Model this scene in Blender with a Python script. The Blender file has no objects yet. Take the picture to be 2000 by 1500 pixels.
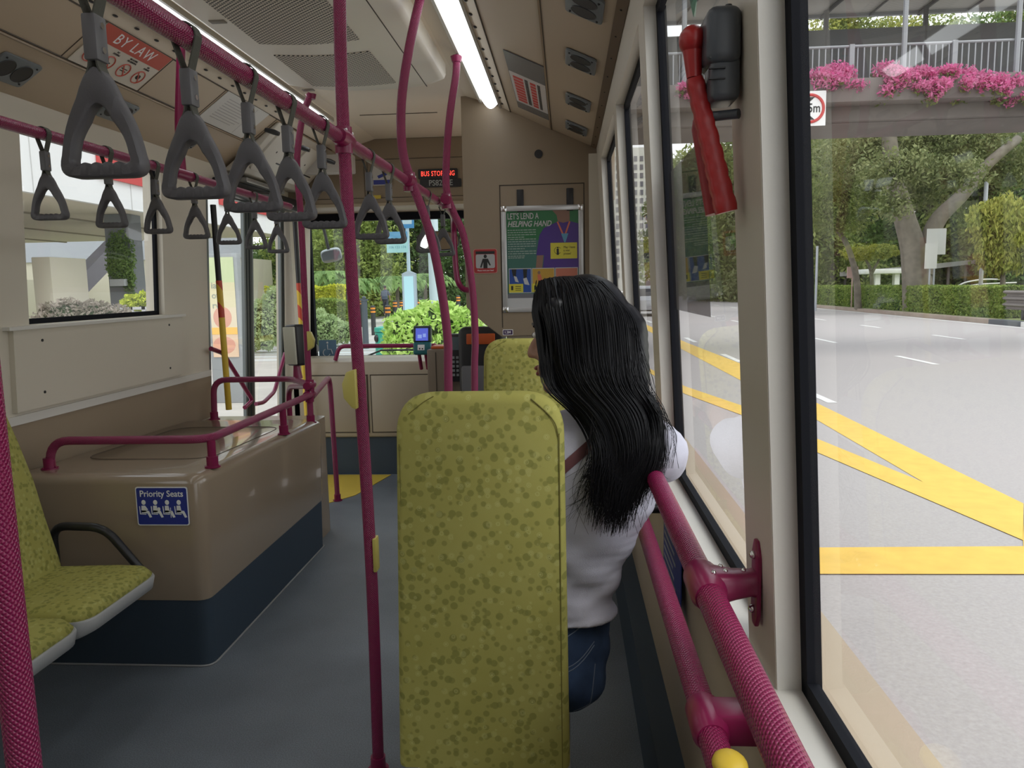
import bpy, bmesh, math, random
import numpy as np
from mathutils import Vector, Matrix, Euler
random.seed(7); np.random.seed(7)
SC = bpy.context.scene
COL = SC.collection
PI = math.pi

# ------------------------------------------------------------------ camera
F = 1500.0; H = 1.45
def _u(x, y): return Vector(((x-1000)/F, (750-y)/F, -1.0))
_d = _u(1105, 556).normalized()                 # the bus's long axis (+Y)
_h = _u(1205, 554).normalized()                 # another point of the horizon
_n = _h.cross(_d).normalized()
if _n.y < 0: _n = -_n
_x = _d.cross(_n)
ROT = Matrix((_x, _d, _n))                      # camera -> world
cam = bpy.data.cameras.new('camera'); co = bpy.data.objects.new('camera', cam); COL.objects.link(co)
cam.sensor_width = 36; cam.lens = 36*F/2000; cam.clip_start = .02; cam.clip_end = 600
co.matrix_world = Matrix.Translation((0, 0, H)) @ ROT.to_4x4()
SC.camera = co
def at(px, py, Y):
    """point where the view direction of a photo pixel meets the plane at distance Y ahead"""
    r = ROT @ _u(px, py); t = Y/r.y
    return Vector((r.x*t, Y, H+r.z*t))

# ------------------------------------------------------------------ light
W = bpy.data.worlds.new('sky'); SC.world = W; W.use_nodes = True
nt = W.node_tree; bg = nt.nodes['Background']
tc = nt.nodes.new('ShaderNodeTexCoord'); sx = nt.nodes.new('ShaderNodeSeparateXYZ'); cr = nt.nodes.new('ShaderNodeValToRGB')
nt.links.new(tc.outputs['Generated'], sx.inputs[0]); nt.links.new(sx.outputs['Z'], cr.inputs[0]); nt.links.new(cr.outputs[0], bg.inputs[0])
e = cr.color_ramp.elements
e[0].position = 0; e[0].color = (1, .99, .98, 1); e[1].position = .8; e[1].color = (.88, .94, 1, 1)
bg.inputs[1].default_value = 1.9
sl = bpy.data.lights.new('sun', 'SUN'); so = bpy.data.objects.new('sun', sl); COL.objects.link(so)
sl.energy = 1.5; sl.angle = math.radians(25); sl.color = (1, .96, .9)
so.rotation_euler = Euler((math.radians(25), math.radians(28), 0))   # high, from the right and a little behind
LAMP_STRENGTH = 2.4
SC.view_settings.view_transform = 'Standard'; SC.view_settings.look = 'None'
SC.view_settings.exposure = 0.0; SC.view_settings.gamma = 1.0; SC.view_settings.use_curve_mapping = False
SC.cycles.max_bounces = 10; SC.cycles.diffuse_bounces = 5; SC.cycles.transparent_max_bounces = 24
SC.cycles.use_denoising = True
SC.cycles.sample_clamp_indirect = 6

# ------------------------------------------------------------------ materials
_M = {}
def mat(name, c=(.5, .5, .5), r=.5, metal=0, bump=0, bs=200, var=0, vs=3, emit=None, es=1, spec=.5, transl=0, coat=0):
    if name in _M: return _M[name]
    m = bpy.data.materials.new(name); m.use_nodes = True; _M[name] = m
    n = m.node_tree.nodes; L = m.node_tree.links; b = n['Principled BSDF']
    b.inputs['Base Color'].default_value = (*c, 1); b.inputs['Roughness'].default_value = r
    b.inputs['Metallic'].default_value = metal; b.inputs['Specular IOR Level'].default_value = spec
    b.inputs['Coat Weight'].default_value = coat
    if emit: b.inputs['Emission Color'].default_value = (*emit, 1); b.inputs['Emission Strength'].default_value = es
    if bump or var:
        t = n.new('ShaderNodeTexCoord')
    if bump:
        no = n.new('ShaderNodeTexNoise'); no.inputs['Scale'].default_value = bs; no.inputs['Detail'].default_value = 3
        bp = n.new('ShaderNodeBump'); bp.inputs['Strength'].default_value = bump; bp.inputs['Distance'].default_value = .002
        L.new(t.outputs['Object'], no.inputs['Vector']); L.new(no.outputs['Fac'], bp.inputs['Height']); L.new(bp.outputs[0], b.inputs['Normal'])
    if var:
        no = n.new('ShaderNodeTexNoise'); no.inputs['Scale'].default_value = vs; no.inputs['Detail'].default_value = 5
        rp = n.new('ShaderNodeValToRGB'); rp.color_ramp.elements[0].position = .3; rp.color_ramp.elements[1].position = .7
        rp.color_ramp.elements[0].color = (*[v*(1-var) for v in c], 1); rp.color_ramp.elements[1].color = (*[min(1, v*(1+var)) for v in c], 1)
        L.new(t.outputs['Object'], no.inputs['Vector']); L.new(no.outputs['Fac'], rp.inputs[0]); L.new(rp.outputs[0], b.inputs['Base Color'])
    if transl:
        tr = n.new('ShaderNodeBsdfTranslucent'); tr.inputs[0].default_value = (*[min(1, v*1.3) for v in c], 1)
        mx = n.new('ShaderNodeMixShader'); mx.inputs[0].default_value = transl
        L.new(b.outputs[0], mx.inputs[1]); L.new(tr.outputs[0], mx.inputs[2]); L.new(mx.outputs[0], n['Material Output'].inputs[0])
    return m
def leafmat(name, c1, c2, vs=1.2, transl=.35):
    if name in _M: return _M[name]
    m = mat(name, c1, .6, transl=transl, spec=.25); n = m.node_tree.nodes; L = m.node_tree.links
    g = n.new('ShaderNodeNewGeometry'); no = n.new('ShaderNodeTexNoise'); no.inputs['Scale'].default_value = vs; no.inputs['Detail'].default_value = 6
    mi = n.new('ShaderNodeMixRGB'); mi.inputs[1].default_value = (*c1, 1); mi.inputs[2].default_value = (*c2, 1)
    a = n.new('ShaderNodeMath'); a.operation = 'ADD'; s = n.new('ShaderNodeMath'); s.operation = 'MULTIPLY_ADD'; s.inputs[1].default_value = .7; s.inputs[2].default_value = -.35
    L.new(g.outputs['Position'], no.inputs['Vector']); L.new(g.outputs['Random Per Island'], s.inputs[0]); L.new(s.outputs[0], a.inputs[0]); L.new(no.outputs['Fac'], a.inputs[1])
    L.new(a.outputs[0], mi.inputs[0]); b = n['Principled BSDF']; L.new(mi.outputs[0], b.inputs['Base Color'])
    for q in n:
        if q.type == 'BSDF_TRANSLUCENT': L.new(mi.outputs[0], q.inputs[0])
    return m
def fabric(name='seat_fabric', flat=None):
    """woven olive moquette with dark blobs, rings and spirals"""
    if name in _M: return _M[name]
    m = mat(name, (.42, .4, .09), .82, spec=.2); n = m.node_tree.nodes; L = m.node_tree.links; b = n['Principled BSDF']
    t = n.new('ShaderNodeTexCoord'); base = t.outputs['Object']
    def vor(scale, off):
        mp = n.new('ShaderNodeMapping'); mp.inputs['Location'].default_value = off
        if flat == 'Y': mp.inputs['Scale'].default_value = (1, 0, 1)
        if flat == 'Z': mp.inputs['Scale'].default_value = (1, 1, 0)
        if flat == 'X': mp.inputs['Scale'].default_value = (0, 1, 1)
        v = n.new('ShaderNodeTexVoronoi'); v.inputs['Scale'].default_value = scale; v.inputs['Randomness'].default_value = .75
        L.new(base, mp.inputs[0]); L.new(mp.outputs[0], v.inputs['Vector']); return v
    def ramp(sock, stops):
        r = n.new('ShaderNodeValToRGB'); r.color_ramp.interpolation = 'LINEAR'
        while len(r.color_ramp.elements) < len(stops): r.color_ramp.elements.new(.5)
        for q, (p, c) in zip(r.color_ramp.elements, stops): q.position = p; q.color = (c, c, c, 1)
        L.new(sock, r.inputs[0]); return r.outputs[0]
    def mix(f, a, c, k=1, mode='MIX'):
        x = n.new('ShaderNodeMixRGB'); x.blend_type = mode
        if k != 1:
            q = n.new('ShaderNodeMath'); q.operation = 'MULTIPLY'; q.inputs[1].default_value = k; L.new(f, q.inputs[0]); f = q.outputs[0]
        L.new(f, x.inputs[0])
        if isinstance(a, tuple): x.inputs[1].default_value = (*a, 1)
        else: L.new(a, x.inputs[1])
        if isinstance(c, tuple): x.inputs[2].default_value = (*c, 1)
        else: L.new(c, x.inputs[2])
        return x.outputs[0]
    v1 = vor(46, (0, 0, 0)); v2 = vor(52, (3.3, 1.7, 2.1))
    blob = ramp(v1.outputs['Distance'], [(0, 1), (.33, 1), (.40, 0), (1, 0)])
    ring = ramp(v2.outputs['Distance'], [(0, 1), (.08, .6), (.13, 0), (.19, 1), (.24, 0), (.30, .7), (.35, 0)])
    sel = n.new('ShaderNodeSeparateColor'); L.new(v2.outputs['Color'], sel.inputs[0])
    gate = ramp(sel.outputs[0], [(0, 0), (.5, 0), (.55, 1), (1, 1)])
    rg = n.new('ShaderNodeMath'); rg.operation = 'MULTIPLY'; L.new(ring, rg.inputs[0]); L.new(gate, rg.inputs[1])
    no = n.new('ShaderNodeTexNoise'); no.inputs['Scale'].default_value = 9; no.inputs['Detail'].default_value = 6; L.new(base, no.inputs['Vector'])
    c = mix(no.outputs['Fac'], (.335, .31, .072), (.415, .39, .125))
    c = mix(blob, c, (.20, .205, .052), .75)
    v3 = vor(41, (7.1, 5.2, 9.4)); blob3 = ramp(v3.outputs['Distance'], [(0, 1), (.24, 1), (.30, 0), (1, 0)]); c = mix(blob3, c, (.205, .21, .055), .65)
    c = mix(rg.outputs[0], c, (.54, .52, .21), .7)
    wv = n.new('ShaderNodeTexNoise'); wv.inputs['Scale'].default_value = 900; L.new(base, wv.inputs['Vector'])
    c2 = mix(wv.outputs['Fac'], c, (.25, .24, .05), .22); L.new(c2, b.inputs['Base Color'])
    bp = n.new('ShaderNodeBump'); bp.inputs['Strength'].default_value = .35; bp.inputs['Distance'].default_value = .001; L.new(wv.outputs['Fac'], bp.inputs['Height']); L.new(bp.outputs[0], b.inputs['Normal'])
    return m
def knurl(name, c, pitch=.0062, strength=1.0):
    """grip tube: raised diamonds laid out on the tube's own surface coordinates (metres)"""
    m = mat(name, c, .24, spec=.6); n = m.node_tree.nodes; L = m.node_tree.links; b = n['Principled BSDF']
    u = n.new('ShaderNodeUVMap'); s = n.new('ShaderNodeSeparateXYZ'); L.new(u.outputs[0], s.inputs[0])
    def ma(op, a, bb=None):
        q = n.new('ShaderNodeMath'); q.operation = op
        for i, v in enumerate((a, bb)):
            if v is None: continue
            if isinstance(v, (int, float)): q.inputs[i].default_value = v
            else: L.new(v, q.inputs[i])
        return q.outputs[0]
    k = PI/pitch
    A = ma('SINE', ma('MULTIPLY', ma('ADD', s.outputs['X'], ma('MULTIPLY', s.outputs['Y'], .9)), k))
    B = ma('SINE', ma('MULTIPLY', ma('SUBTRACT', s.outputs['X'], ma('MULTIPLY', s.outputs['Y'], .9)), k))
    h = ma('MULTIPLY', ma('ABSOLUTE', A), ma('ABSOLUTE', B))
    bp = n.new('ShaderNodeBump'); bp.inputs['Strength'].default_value = strength; bp.inputs['Distance'].default_value = .0016
    L.new(h, bp.inputs['Height']); L.new(bp.outputs[0], b.inputs['Normal'])
    return m
def glassmat(name='window_glass', tint=(.93, .95, .95), haze=.02, gloss=1.0):
    if name in _M: return _M[name]
    m = bpy.data.materials.new(name); m.use_nodes = True; _M[name] = m; n = m.node_tree.nodes; L = m.node_tree.links; n.clear()
    o = n.new('ShaderNodeOutputMaterial'); t = n.new('ShaderNodeBsdfTransparent'); t.inputs[0].default_value = (*tint, 1)
    g = n.new('ShaderNodeBsdfGlossy'); g.inputs['Roughness'].default_value = .02; lw = n.new('ShaderNodeLayerWeight'); pw_ = n.new('ShaderNodeMath'); pw_.operation = 'POWER'; pw_.inputs[1].default_value = 5; f = n.new('ShaderNodeMath'); f.operation = 'MULTIPLY_ADD'; f.inputs[1].default_value = .8; f.inputs[2].default_value = .055*gloss; L.new(lw.outputs['Facing'], pw_.inputs[0]); L.new(pw_.outputs[0], f.inputs[0])
    d = n.new('ShaderNodeBsdfDiffuse'); d.inputs[0].default_value = (.8, .8, .8, 1); m1 = n.new('ShaderNodeMixShader'); m2 = n.new('ShaderNodeMixShader')
    m1.inputs[0].default_value = haze; L.new(t.outputs[0], m1.inputs[1]); L.new(d.outputs[0], m1.inputs[2])
    L.new(f.outputs[0], m2.inputs[0]); L.new(m1.outputs[0], m2.inputs[1]); L.new(g.outputs[0], m2.inputs[2]); L.new(m2.outputs[0], o.inputs[0])
    return m
def floormat():
    m = mat('floor_vinyl', (.11, .13, .155), .42, spec=.5); n = m.node_tree.nodes; L = m.node_tree.links; b = n['Principled BSDF']
    t = n.new('ShaderNodeTexCoord')
    a = n.new('ShaderNodeTexNoise'); a.inputs['Scale'].default_value = 260; a.inputs['Detail'].default_value = 3
    r = n.new('ShaderNodeValToRGB'); r.color_ramp.elements[0].position = .38; r.color_ramp.elements[1].position = .66
    r.color_ramp.elements[0].color = (.155, .175, .20, 1); r.color_ramp.elements[1].color = (.25, .28, .32, 1)
    L.new(t.outputs['Object'], a.inputs['Vector']); L.new(a.outputs['Fac'], r.inputs[0])
    q = n.new('ShaderNodeTexNoise'); q.inputs['Scale'].default_value = 3; q.inputs['Detail'].default_value = 8; L.new(t.outputs['Object'], q.inputs['Vector'])
    x = n.new('ShaderNodeMixRGB'); x.blend_type = 'MULTIPLY'; x.inputs[0].default_value = .5; L.new(r.outputs[0], x.inputs[1]); L.new(q.outputs['Fac'], x.inputs[2])
    L.new(x.outputs[0], b.inputs['Base Color'])
    bp = n.new('ShaderNodeBump'); bp.inputs['Strength'].default_value = .35; bp.inputs['Distance'].default_value = .001; L.new(a.outputs['Fac'], bp.inputs['Height']); L.new(bp.outputs[0], b.inputs['Normal'])
    return m
def asphalt():
    m = mat('asphalt', (.36, .345, .34), .9, spec=.25); n = m.node_tree.nodes; L = m.node_tree.links; b = n['Principled BSDF']
    t = n.new('ShaderNodeTexCoord')
    a = n.new('ShaderNodeTexNoise'); a.inputs['Scale'].default_value = 45; a.inputs['Detail'].default_value = 8; a.inputs['Roughness'].default_value = .8
    r = n.new('ShaderNodeValToRGB'); r.color_ramp.elements[0].position = .34; r.color_ramp.elements[1].position = .66
    r.color_ramp.elements[0].color = (.31, .295, .285, 1); r.color_ramp.elements[1].color = (.49, .47, .455, 1)
    q = n.new('ShaderNodeTexNoise'); q.inputs['Scale'].default_value = .35; q.inputs['Detail'].default_value = 3
    mp = n.new('ShaderNodeMapping'); mp.inputs['Scale'].default_value = (1, .12, 1); L.new(t.outputs['Object'], mp.inputs[0]); L.new(mp.outputs[0], q.inputs['Vector'])
    x = n.new('ShaderNodeMixRGB'); x.blend_type = 'MIX'; L.new(q.outputs['Fac'], x.inputs[0]); x.inputs[2].default_value = (.45, .40, .395, 1)
    L.new(t.outputs['Object'], a.inputs['Vector']); L.new(a.outputs['Fac'], r.inputs[0]); L.new(r.outputs[0], x.inputs[1]); L.new(x.outputs[0], b.inputs['Base Color'])
    return m

# ------------------------------------------------------------------ mesh builder
class MB:
    def __init__(s): s.v = []; s.f = []; s.m = []; s.uv = {}; s.mats = []; s.cur = None; s.flat = set()
    def mat(s, m): s.cur = m; return s
    def _mi(s):
        if s.cur not in s.mats: s.mats.append(s.cur)
        return s.mats.index(s.cur)
    def add(s, vs, fs, T=None, flat=False):
        k = len(s.v); i = s._mi()
        s.v += [tuple(T @ Vector(q)) if T is not None else tuple(q) for q in vs]
        for f in fs:
            if flat: s.flat.add(len(s.f))
            s.f.append(tuple(a+k for a in f)); s.m.append(i)
        return s
    def box(s, x0, x1, y0, y1, z0, z1, T=None, bev=0, seg=2):
        if bev:
            bm = bmesh.new(); bmesh.ops.create_cube(bm, size=1)
            for q in bm.verts: q.co = Vector((x0+(q.co.x+.5)*(x1-x0), y0+(q.co.y+.5)*(y1-y0), z0+(q.co.z+.5)*(z1-z0)))
            bmesh.ops.bevel(bm, geom=list(bm.edges), offset=bev, segments=seg, profile=.5, affect='EDGES')
            bm.verts.index_update(); s.add([q.co.copy() for q in bm.verts], [[q.index for q in f.verts] for f in bm.faces], T); bm.free(); return s
        v = [(x0, y0, z0), (x1, y0, z0), (x1, y1, z0), (x0, y1, z0), (x0, y0, z1), (x1, y0, z1), (x1, y1, z1), (x0, y1, z1)]
        return s.add(v, [(3, 2, 1, 0), (4, 5, 6, 7), (0, 1, 5, 4), (1, 2, 6, 5), (2, 3, 7, 6), (3, 0, 4, 7)], T, flat=True)
    def prism(s, poly, a0, a1, axis='Y', T=None, cap=True, bev=0, seg=2):
        """poly in the two axes other than `axis`, (X,Z) for Y, (X,Y) for Z, (Y,Z) for X"""
        def P(p, a): return {'Y': (p[0], a, p[1]), 'Z': (p[0], p[1], a), 'X': (a, p[0], p[1])}[axis]
        n = len(poly); v = [P(p, a0) for p in poly]+[P(p, a1) for p in poly]
        f = [(i, (i+1) % n, (i+1) % n+n, i+n) for i in range(n)]
        if cap: f += [tuple(range(n))[::-1], tuple(range(n, 2*n))]
        bm = bmesh.new(); bv = [bm.verts.new(q) for q in v]
        for q in f: bm.faces.new([bv[i] for i in q])
        bmesh.ops.recalc_face_normals(bm, faces=bm.faces[:])
        if bev: bmesh.ops.bevel(bm, geom=list(bm.edges), offset=bev, segments=seg, profile=.5, affect='EDGES')
        bm.verts.index_update(); s.add([q.co.copy() for q in bm.verts], [[q.index for q in g.verts] for g in bm.faces], T, flat=not bev); bm.free(); return s
    def tube(s, pts, r, seg=14, caps=True, closed=False, T=None):
        pts = [Vector(p) for p in pts]; n = len(pts); rs = r if isinstance(r, (list, tuple)) else [r]*n
        k = len(s.v); up = None; rings = []; L = 0; i0 = s._mi()
        for i, p in enumerate(pts):
            t = ((pts[(i+1) % n] if (closed or i < n-1) else p)-(pts[i-1] if (closed or i) else p)).normalized()
            if up is None:
                up = t.cross(Vector((0, 0, 1)));  up = t.cross(Vector((1, 0, 0))) if up.length < .1 else up
                up.normalize()
            up = (up-t*up.dot(t)).normalized(); w = t.cross(up)
            if i: L += (p-pts[i-1]).length
            ring = []
            for j in range(seg):
                a = 2*PI*j/seg; q = p+(up*math.cos(a)+w*math.sin(a))*rs[i]
                ring.append(len(s.v)); s.v.append(tuple(T @ q if T is not None else q))
            rings.append((ring, L))
        m = n if closed else n-1
        for i in range(m):
            (A, la), (B, lb) = rings[i], rings[(i+1) % n]
            if lb < la: lb = la+.01
            for j in range(seg):
                j2 = (j+1) % seg; rr = rs[i]; s.uv[len(s.f)] = [(2*PI*rr*j/seg, la), (2*PI*rr*(j+1)/seg, la), (2*PI*rr*(j+1)/seg, lb), (2*PI*rr*j/seg, lb)]
                s.f.append((A[j], A[j2], B[j2], B[j])); s.m.append(i0)
        if caps and not closed:
            s.f.append(tuple(rings[0][0][::-1])); s.m.append(i0); s.f.append(tuple(rings[-1][0])); s.m.append(i0)
        return s
    def ell(s, c, r, seg=16, rings=10, T=None):
        rx, ry, rz = (r, r, r) if isinstance(r, (int, float)) else r
        v = []; f = []
        for i in range(rings+1):
            th = PI*i/rings
            for j in range(seg):
                a = 2*PI*j/seg; v.append((c[0]+rx*math.sin(th)*math.cos(a), c[1]+ry*math.sin(th)*math.sin(a), c[2]+rz*math.cos(th)))
        for i in range(rings):
            for j in range(seg):
                a = i*seg+j; b = i*seg+(j+1) % seg; f.append((a, a+seg, b+seg, b))
        return s.add(v, f, T)
    def disc(s, c, r, n, t=.002, seg=24, T=None, r2=None):
        """short cylinder centred at c with axis n"""
        n = Vector(n).normalized(); c = Vector(c); return s.tube([c-n*t/2, c+n*t/2], [r, r if r2 is None else r2], seg, T=T)
    def loft(s, rings, closed_ends=True, T=None):
        n = len(rings[0]); v = [q for r in rings for q in r]; f = []
        for i in range(len(rings)-1):
            for j in range(n): a = i*n+j; b = i*n+(j+1) % n; f.append((a, b, b+n, a+n))
        if closed_ends: f.append(tuple(range(n))[::-1]); f.append(tuple(range((len(rings)-1)*n, len(rings)*n)))
        return s.add(v, f, T)
    def ribbon(s, pts, wdir, w, t=.0015):
        pts = [Vector(p) for p in pts]; wd = Vector(wdir).normalized()*w/2; k = []
        for i, p in enumerate(pts):
            tg = (pts[min(i+1, len(pts)-1)]-pts[max(i-1, 0)]).normalized(); nn = tg.cross(wd).normalized()*t/2
            k.append([p+wd+nn, p-wd+nn, p-wd-nn, p+wd-nn])
        return s.loft(k)
    def text(s, txt, size, T, t=.0008, align='CENTER', sx=1, shear=0, bold=0, spacing=1):
        cu = bpy.data.curves.new('t', 'FONT'); cu.body = txt; cu.size = size; cu.align_x = align; cu.align_y = 'CENTER'; cu.extrude = t/2
        cu.shear = shear; cu.offset = bold; cu.space_character = spacing; cu.resolution_u = 3
        o = bpy.data.objects.new('t', cu); COL.objects.link(o); me = o.to_mesh()
        s.add([(q.co.x*sx, q.co.y, q.co.z) for q in me.vertices], [tuple(p.vertices) for p in me.polygons], T, flat=True)
        o.to_mesh_clear(); bpy.data.objects.remove(o); bpy.data.curves.remove(cu); return s
    def build(s, name, m=None, parent=None, smooth=True, angle=40):
        me = bpy.data.meshes.new(name); me.from_pydata(s.v, [], s.f)
        if m is not None: s.mats = [m]; s.m = [0]*len(s.f)
        for q in s.mats: me.materials.append(q)
        me.polygons.foreach_set('material_index', s.m)
        if s.uv:
            ul = me.uv_layers.new(name='UVMap')
            for p in me.polygons:
                u = s.uv.get(p.index)
                if u:
                    for li, c in zip(p.loop_indices, u): ul.data[li].uv = c
        if smooth:
            me.polygons.foreach_set('use_smooth', [i not in s.flat for i in range(len(s.f))])
            try: me.set_sharp_from_angle(angle=math.radians(angle))
            except Exception: pass
        me.update(); o = bpy.data.objects.new(name, me); COL.objects.link(o)
        if parent is not None: o.parent = parent; o.matrix_parent_inverse = parent.matrix_basis.inverted()
        return o
def recenter(o, p):
    """move a one-mesh thing's origin to p without moving its shape"""
    p = Vector(p); o.data.transform(Matrix.Translation(-p)); o.location = p; return o
def tag(o, label, cat, group=None, kind=None):
    o['label'] = label; o['category'] = cat
    if group: o['group'] = group
    if kind: o['kind'] = kind
    return o
def struct(o, label=None):
    o['kind'] = 'structure'
    if label: o['label'] = label
    return o
def thing(name, label, cat, loc, group=None):
    o = bpy.data.objects.new(name, None); o.empty_display_size = .05; o.location = loc; COL.objects.link(o)
    return tag(o, label, cat, group)
def copy_tree(o, parent=None):
    c = o.copy(); COL.objects.link(c); c.parent = parent
    for ch in [q for q in KIDS.get(o.name, [])]: copy_tree(ch, c)
    return c
KIDS = {}
def learn(o):
    KIDS[o.name] = [q for q in COL.objects if q.parent == o]
    for q in KIDS[o.name]: learn(q)
def arc(p0, p1, p2, r, n=6):
    """round the corner p1 between p0 and p2"""
    p0, p1, p2 = Vector(p0), Vector(p1), Vector(p2); a = (p0-p1).normalized(); b = (p2-p1).normalized()
    out = []
    for i in range(n+1):
        t = i/n; out.append((1-t)**2*(p1+a*r)+2*t*(1-t)*p1+t*t*(p1+b*r))
    return out
def path(pts, r=.06, n=6):
    out = [Vector(pts[0])]
    for i in range(1, len(pts)-1): out += arc(pts[i-1], pts[i], pts[i+1], r if not isinstance(r, (list, tuple)) else r[i-1], n)
    out.append(Vector(pts[-1])); return out
def spline(pts, n=6):
    pts = [Vector(p) for p in pts]; out = []
    for i in range(len(pts)-1):
        a = pts[max(i-1, 0)]; b = pts[i]; c = pts[i+1]; d = pts[min(i+2, len(pts)-1)]
        for k in range(n):
            t = k/n; out.append(.5*((2*b)+(c-a)*t+(2*a-5*b+4*c-d)*t*t+(3*b-a-3*c+d)*t**3))
    out.append(pts[-1]); return out
def frame(o, x, y):
    x = Vector(x).normalized(); y = Vector(y); y = (y-x*y.dot(x)).normalized(); z = x.cross(y)
    return Matrix(((x.x, y.x, z.x, o[0]), (x.y, y.y, z.y, o[1]), (x.z, y.z, z.z, o[2]), (0, 0, 0, 1)))
def remesh(mb, voxel, smooth=4, name='tmp'):
    o = mb.build(name, mat('skin_tmp')); md = o.modifiers.new('r', 'REMESH'); md.mode = 'VOXEL'; md.voxel_size = voxel
    if smooth: q = o.modifiers.new('s', 'SMOOTH'); q.iterations = smooth; q.factor = .5
    dg = bpy.context.evaluated_depsgraph_get(); dg.update(); me = bpy.data.meshes.new_from_object(o.evaluated_get(dg)); bpy.data.objects.remove(o)
    me.materials.clear(); me.polygons.foreach_set('use_smooth', [True]*len(me.polygons)); return me
def chain(mb, pts, rad, sc=(1, 1, 1), step=.35):
    """overlapping balls along a path: fused later by remeshing"""
    pts = [Vector(p) for p in pts]
    for i in range(len(pts)-1):
        a, b = pts[i], pts[i+1]; ra, rb = rad[i], rad[i+1]; n = max(1, int((b-a).length/(min(ra, rb)*step)))
        for k in range(n+1):
            t = k/n; r = ra+(rb-ra)*t; mb.ell(a.lerp(b, t), (r*sc[0], r*sc[1], r*sc[2]), 12, 8)
    return mb
def meshobj(name, me, m, parent=None):
    me.materials.clear(); me.materials.append(m); o = bpy.data.objects.new(name, me); COL.objects.link(o)
    if parent is not None: o.parent = parent; o.matrix_parent_inverse = parent.matrix_basis.inverted()
    return o
def leaves(name, blobs, n, size, m, parent=None, shell=.55, flat=.0, seed=1, droop=0):
    """leaf quads spread through ellipsoids; blobs = [(centre, (rx,ry,rz))]"""
    rg = np.random.RandomState(seed); vol = np.array([b[1][0]*b[1][2] for b in blobs]); cnt = np.maximum(20, (n*vol/vol.sum()).astype(int)); P = []
    for (c, r), k in zip(blobs, cnt):
        d = rg.normal(size=(k, 3)); d /= np.linalg.norm(d, axis=1)[:, None]
        q = (shell+(1-shell)*rg.rand(k)**.6)[:, None]*(1+.16*np.sin(d[:, :1]*7+c[0])*np.cos(d[:, 2:]*6+d[:, 1:2]*5))
        P.append(np.array(c)+d*q*np.array(r))
    P = np.concatenate(P); k = len(P); a = rg.normal(size=(k, 3)); a[:, 2] = a[:, 2]*(1-flat)-droop*2; a /= np.linalg.norm(a, axis=1)[:, None]
    b = rg.normal(size=(k, 3)); b -= (b*a).sum(1)[:, None]*a; b /= np.linalg.norm(b, axis=1)[:, None]
    s = size*(.6+.8*rg.rand(k))[:, None]; V = np.stack([P-a*s, P+b*s*.42, P+a*s, P-b*s*.42], 1).reshape(-1, 3)
    me = bpy.data.meshes.new(name); me.vertices.add(4*k); me.vertices.foreach_set('co', V.ravel()); me.loops.add(4*k); me.loops.foreach_set('vertex_index', np.arange(4*k))
    me.polygons.add(k); me.polygons.foreach_set('loop_start', np.arange(k)*4); me.polygons.foreach_set('loop_total', np.full(k, 4)); me.update(); me.validate()
    return meshobj(name, me, m, parent)
# ------------------------------------------------------------------ palette
beige = mat('beige_panel', (.50, .40, .285), .42, bump=.12, bs=500, spec=.4)
beige_dk = mat('beige_bulkhead', (.30, .235, .165), .45, bump=.12, bs=500, spec=.4)
cream = mat('cream_panel', (.62, .57, .475), .4, bump=.08, bs=400, spec=.4)
white_frame = mat('window_frame_cream', (.66, .64, .59), .32, bump=.05, bs=300)
ceil_m = mat('ceiling_panel', (.74, .65, .52), .45, spec=.4)
gasket = mat('rubber_gasket', (.008, .009, .013), .75, spec=.15)
glassN = glassmat()
navy = mat('navy_skirt', (.035, .055, .08), .6, bump=.3, bs=400)
dark = mat('black_plastic', (.015, .015, .017), .4)
dark_trim = mat('dark_line', (.06, .045, .03), .6)
pink = knurl('pink_grip', (.27, .012, .082))
pinks = mat('pink_paint', (.22, .010, .065), .3)
grey_h = mat('handle_grey', (.088, .084, .09), .5, bump=.15, bs=500)
web = mat('webbing', (.085, .085, .07), .85, bump=.6, bs=700)
chrome = mat('chrome', (.75, .75, .75), .18, metal=1)
lens = mat('lamp_lens', (.8, .85, .88), .22, emit=(.94, .98, 1), es=LAMP_STRENGTH)
fab = fabric(); fabY = fabric('seat_fabric_upright', 'Y'); fabX = fabric('seat_fabric_side', 'X')
grey_shell = mat('seat_shell', (.42, .42, .41), .4)
yellow = mat('yellow_plastic', (.72, .5, .05), .4)
ivory = mat('validator_ivory', (.55, .55, .45), .4)
whitep = mat('white_print', (.85, .85, .85), .5); bluep = mat('navy_print', (.02, .035, .27), .4); redp = mat('red_print', (.62, .04, .03), .45)
blackp = mat('black_print', (.015, .015, .015), .5); greyp = mat('grey_print', (.4, .42, .42), .5)

YR, YF = -3.2, 6.3            # rear and front ends of the modelled saloon
WR = lambda z: .25-.05*(z-.96)             # right wall inner face
WL = lambda z: -2.15+.05*(z-.8)            # left wall inner face
SILL, WTOP, SEAM = .955, 2.11, 2.232

# ------------------------------------------------------------------ floor
b = MB().mat(floormat()); b.box(-2.3, .45, YR, 5.9, -.05, 0); fl = struct(b.build('floor'), 'blue-grey speckled vinyl floor of the bus aisle')
b = MB().mat(mat('yellow_step', (.62, .45, .06), .6, bump=.3, bs=300)); b.prism([(-2.05, 4.75), (-1.72, 4.87), (-1.5, 5.2), (-1.38, 5.79), (-2.05, 5.79)], .0005, .004, 'Z')
struct(b.build('trim_1'), 'yellow step edge strip on the floor at the front door')

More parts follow.
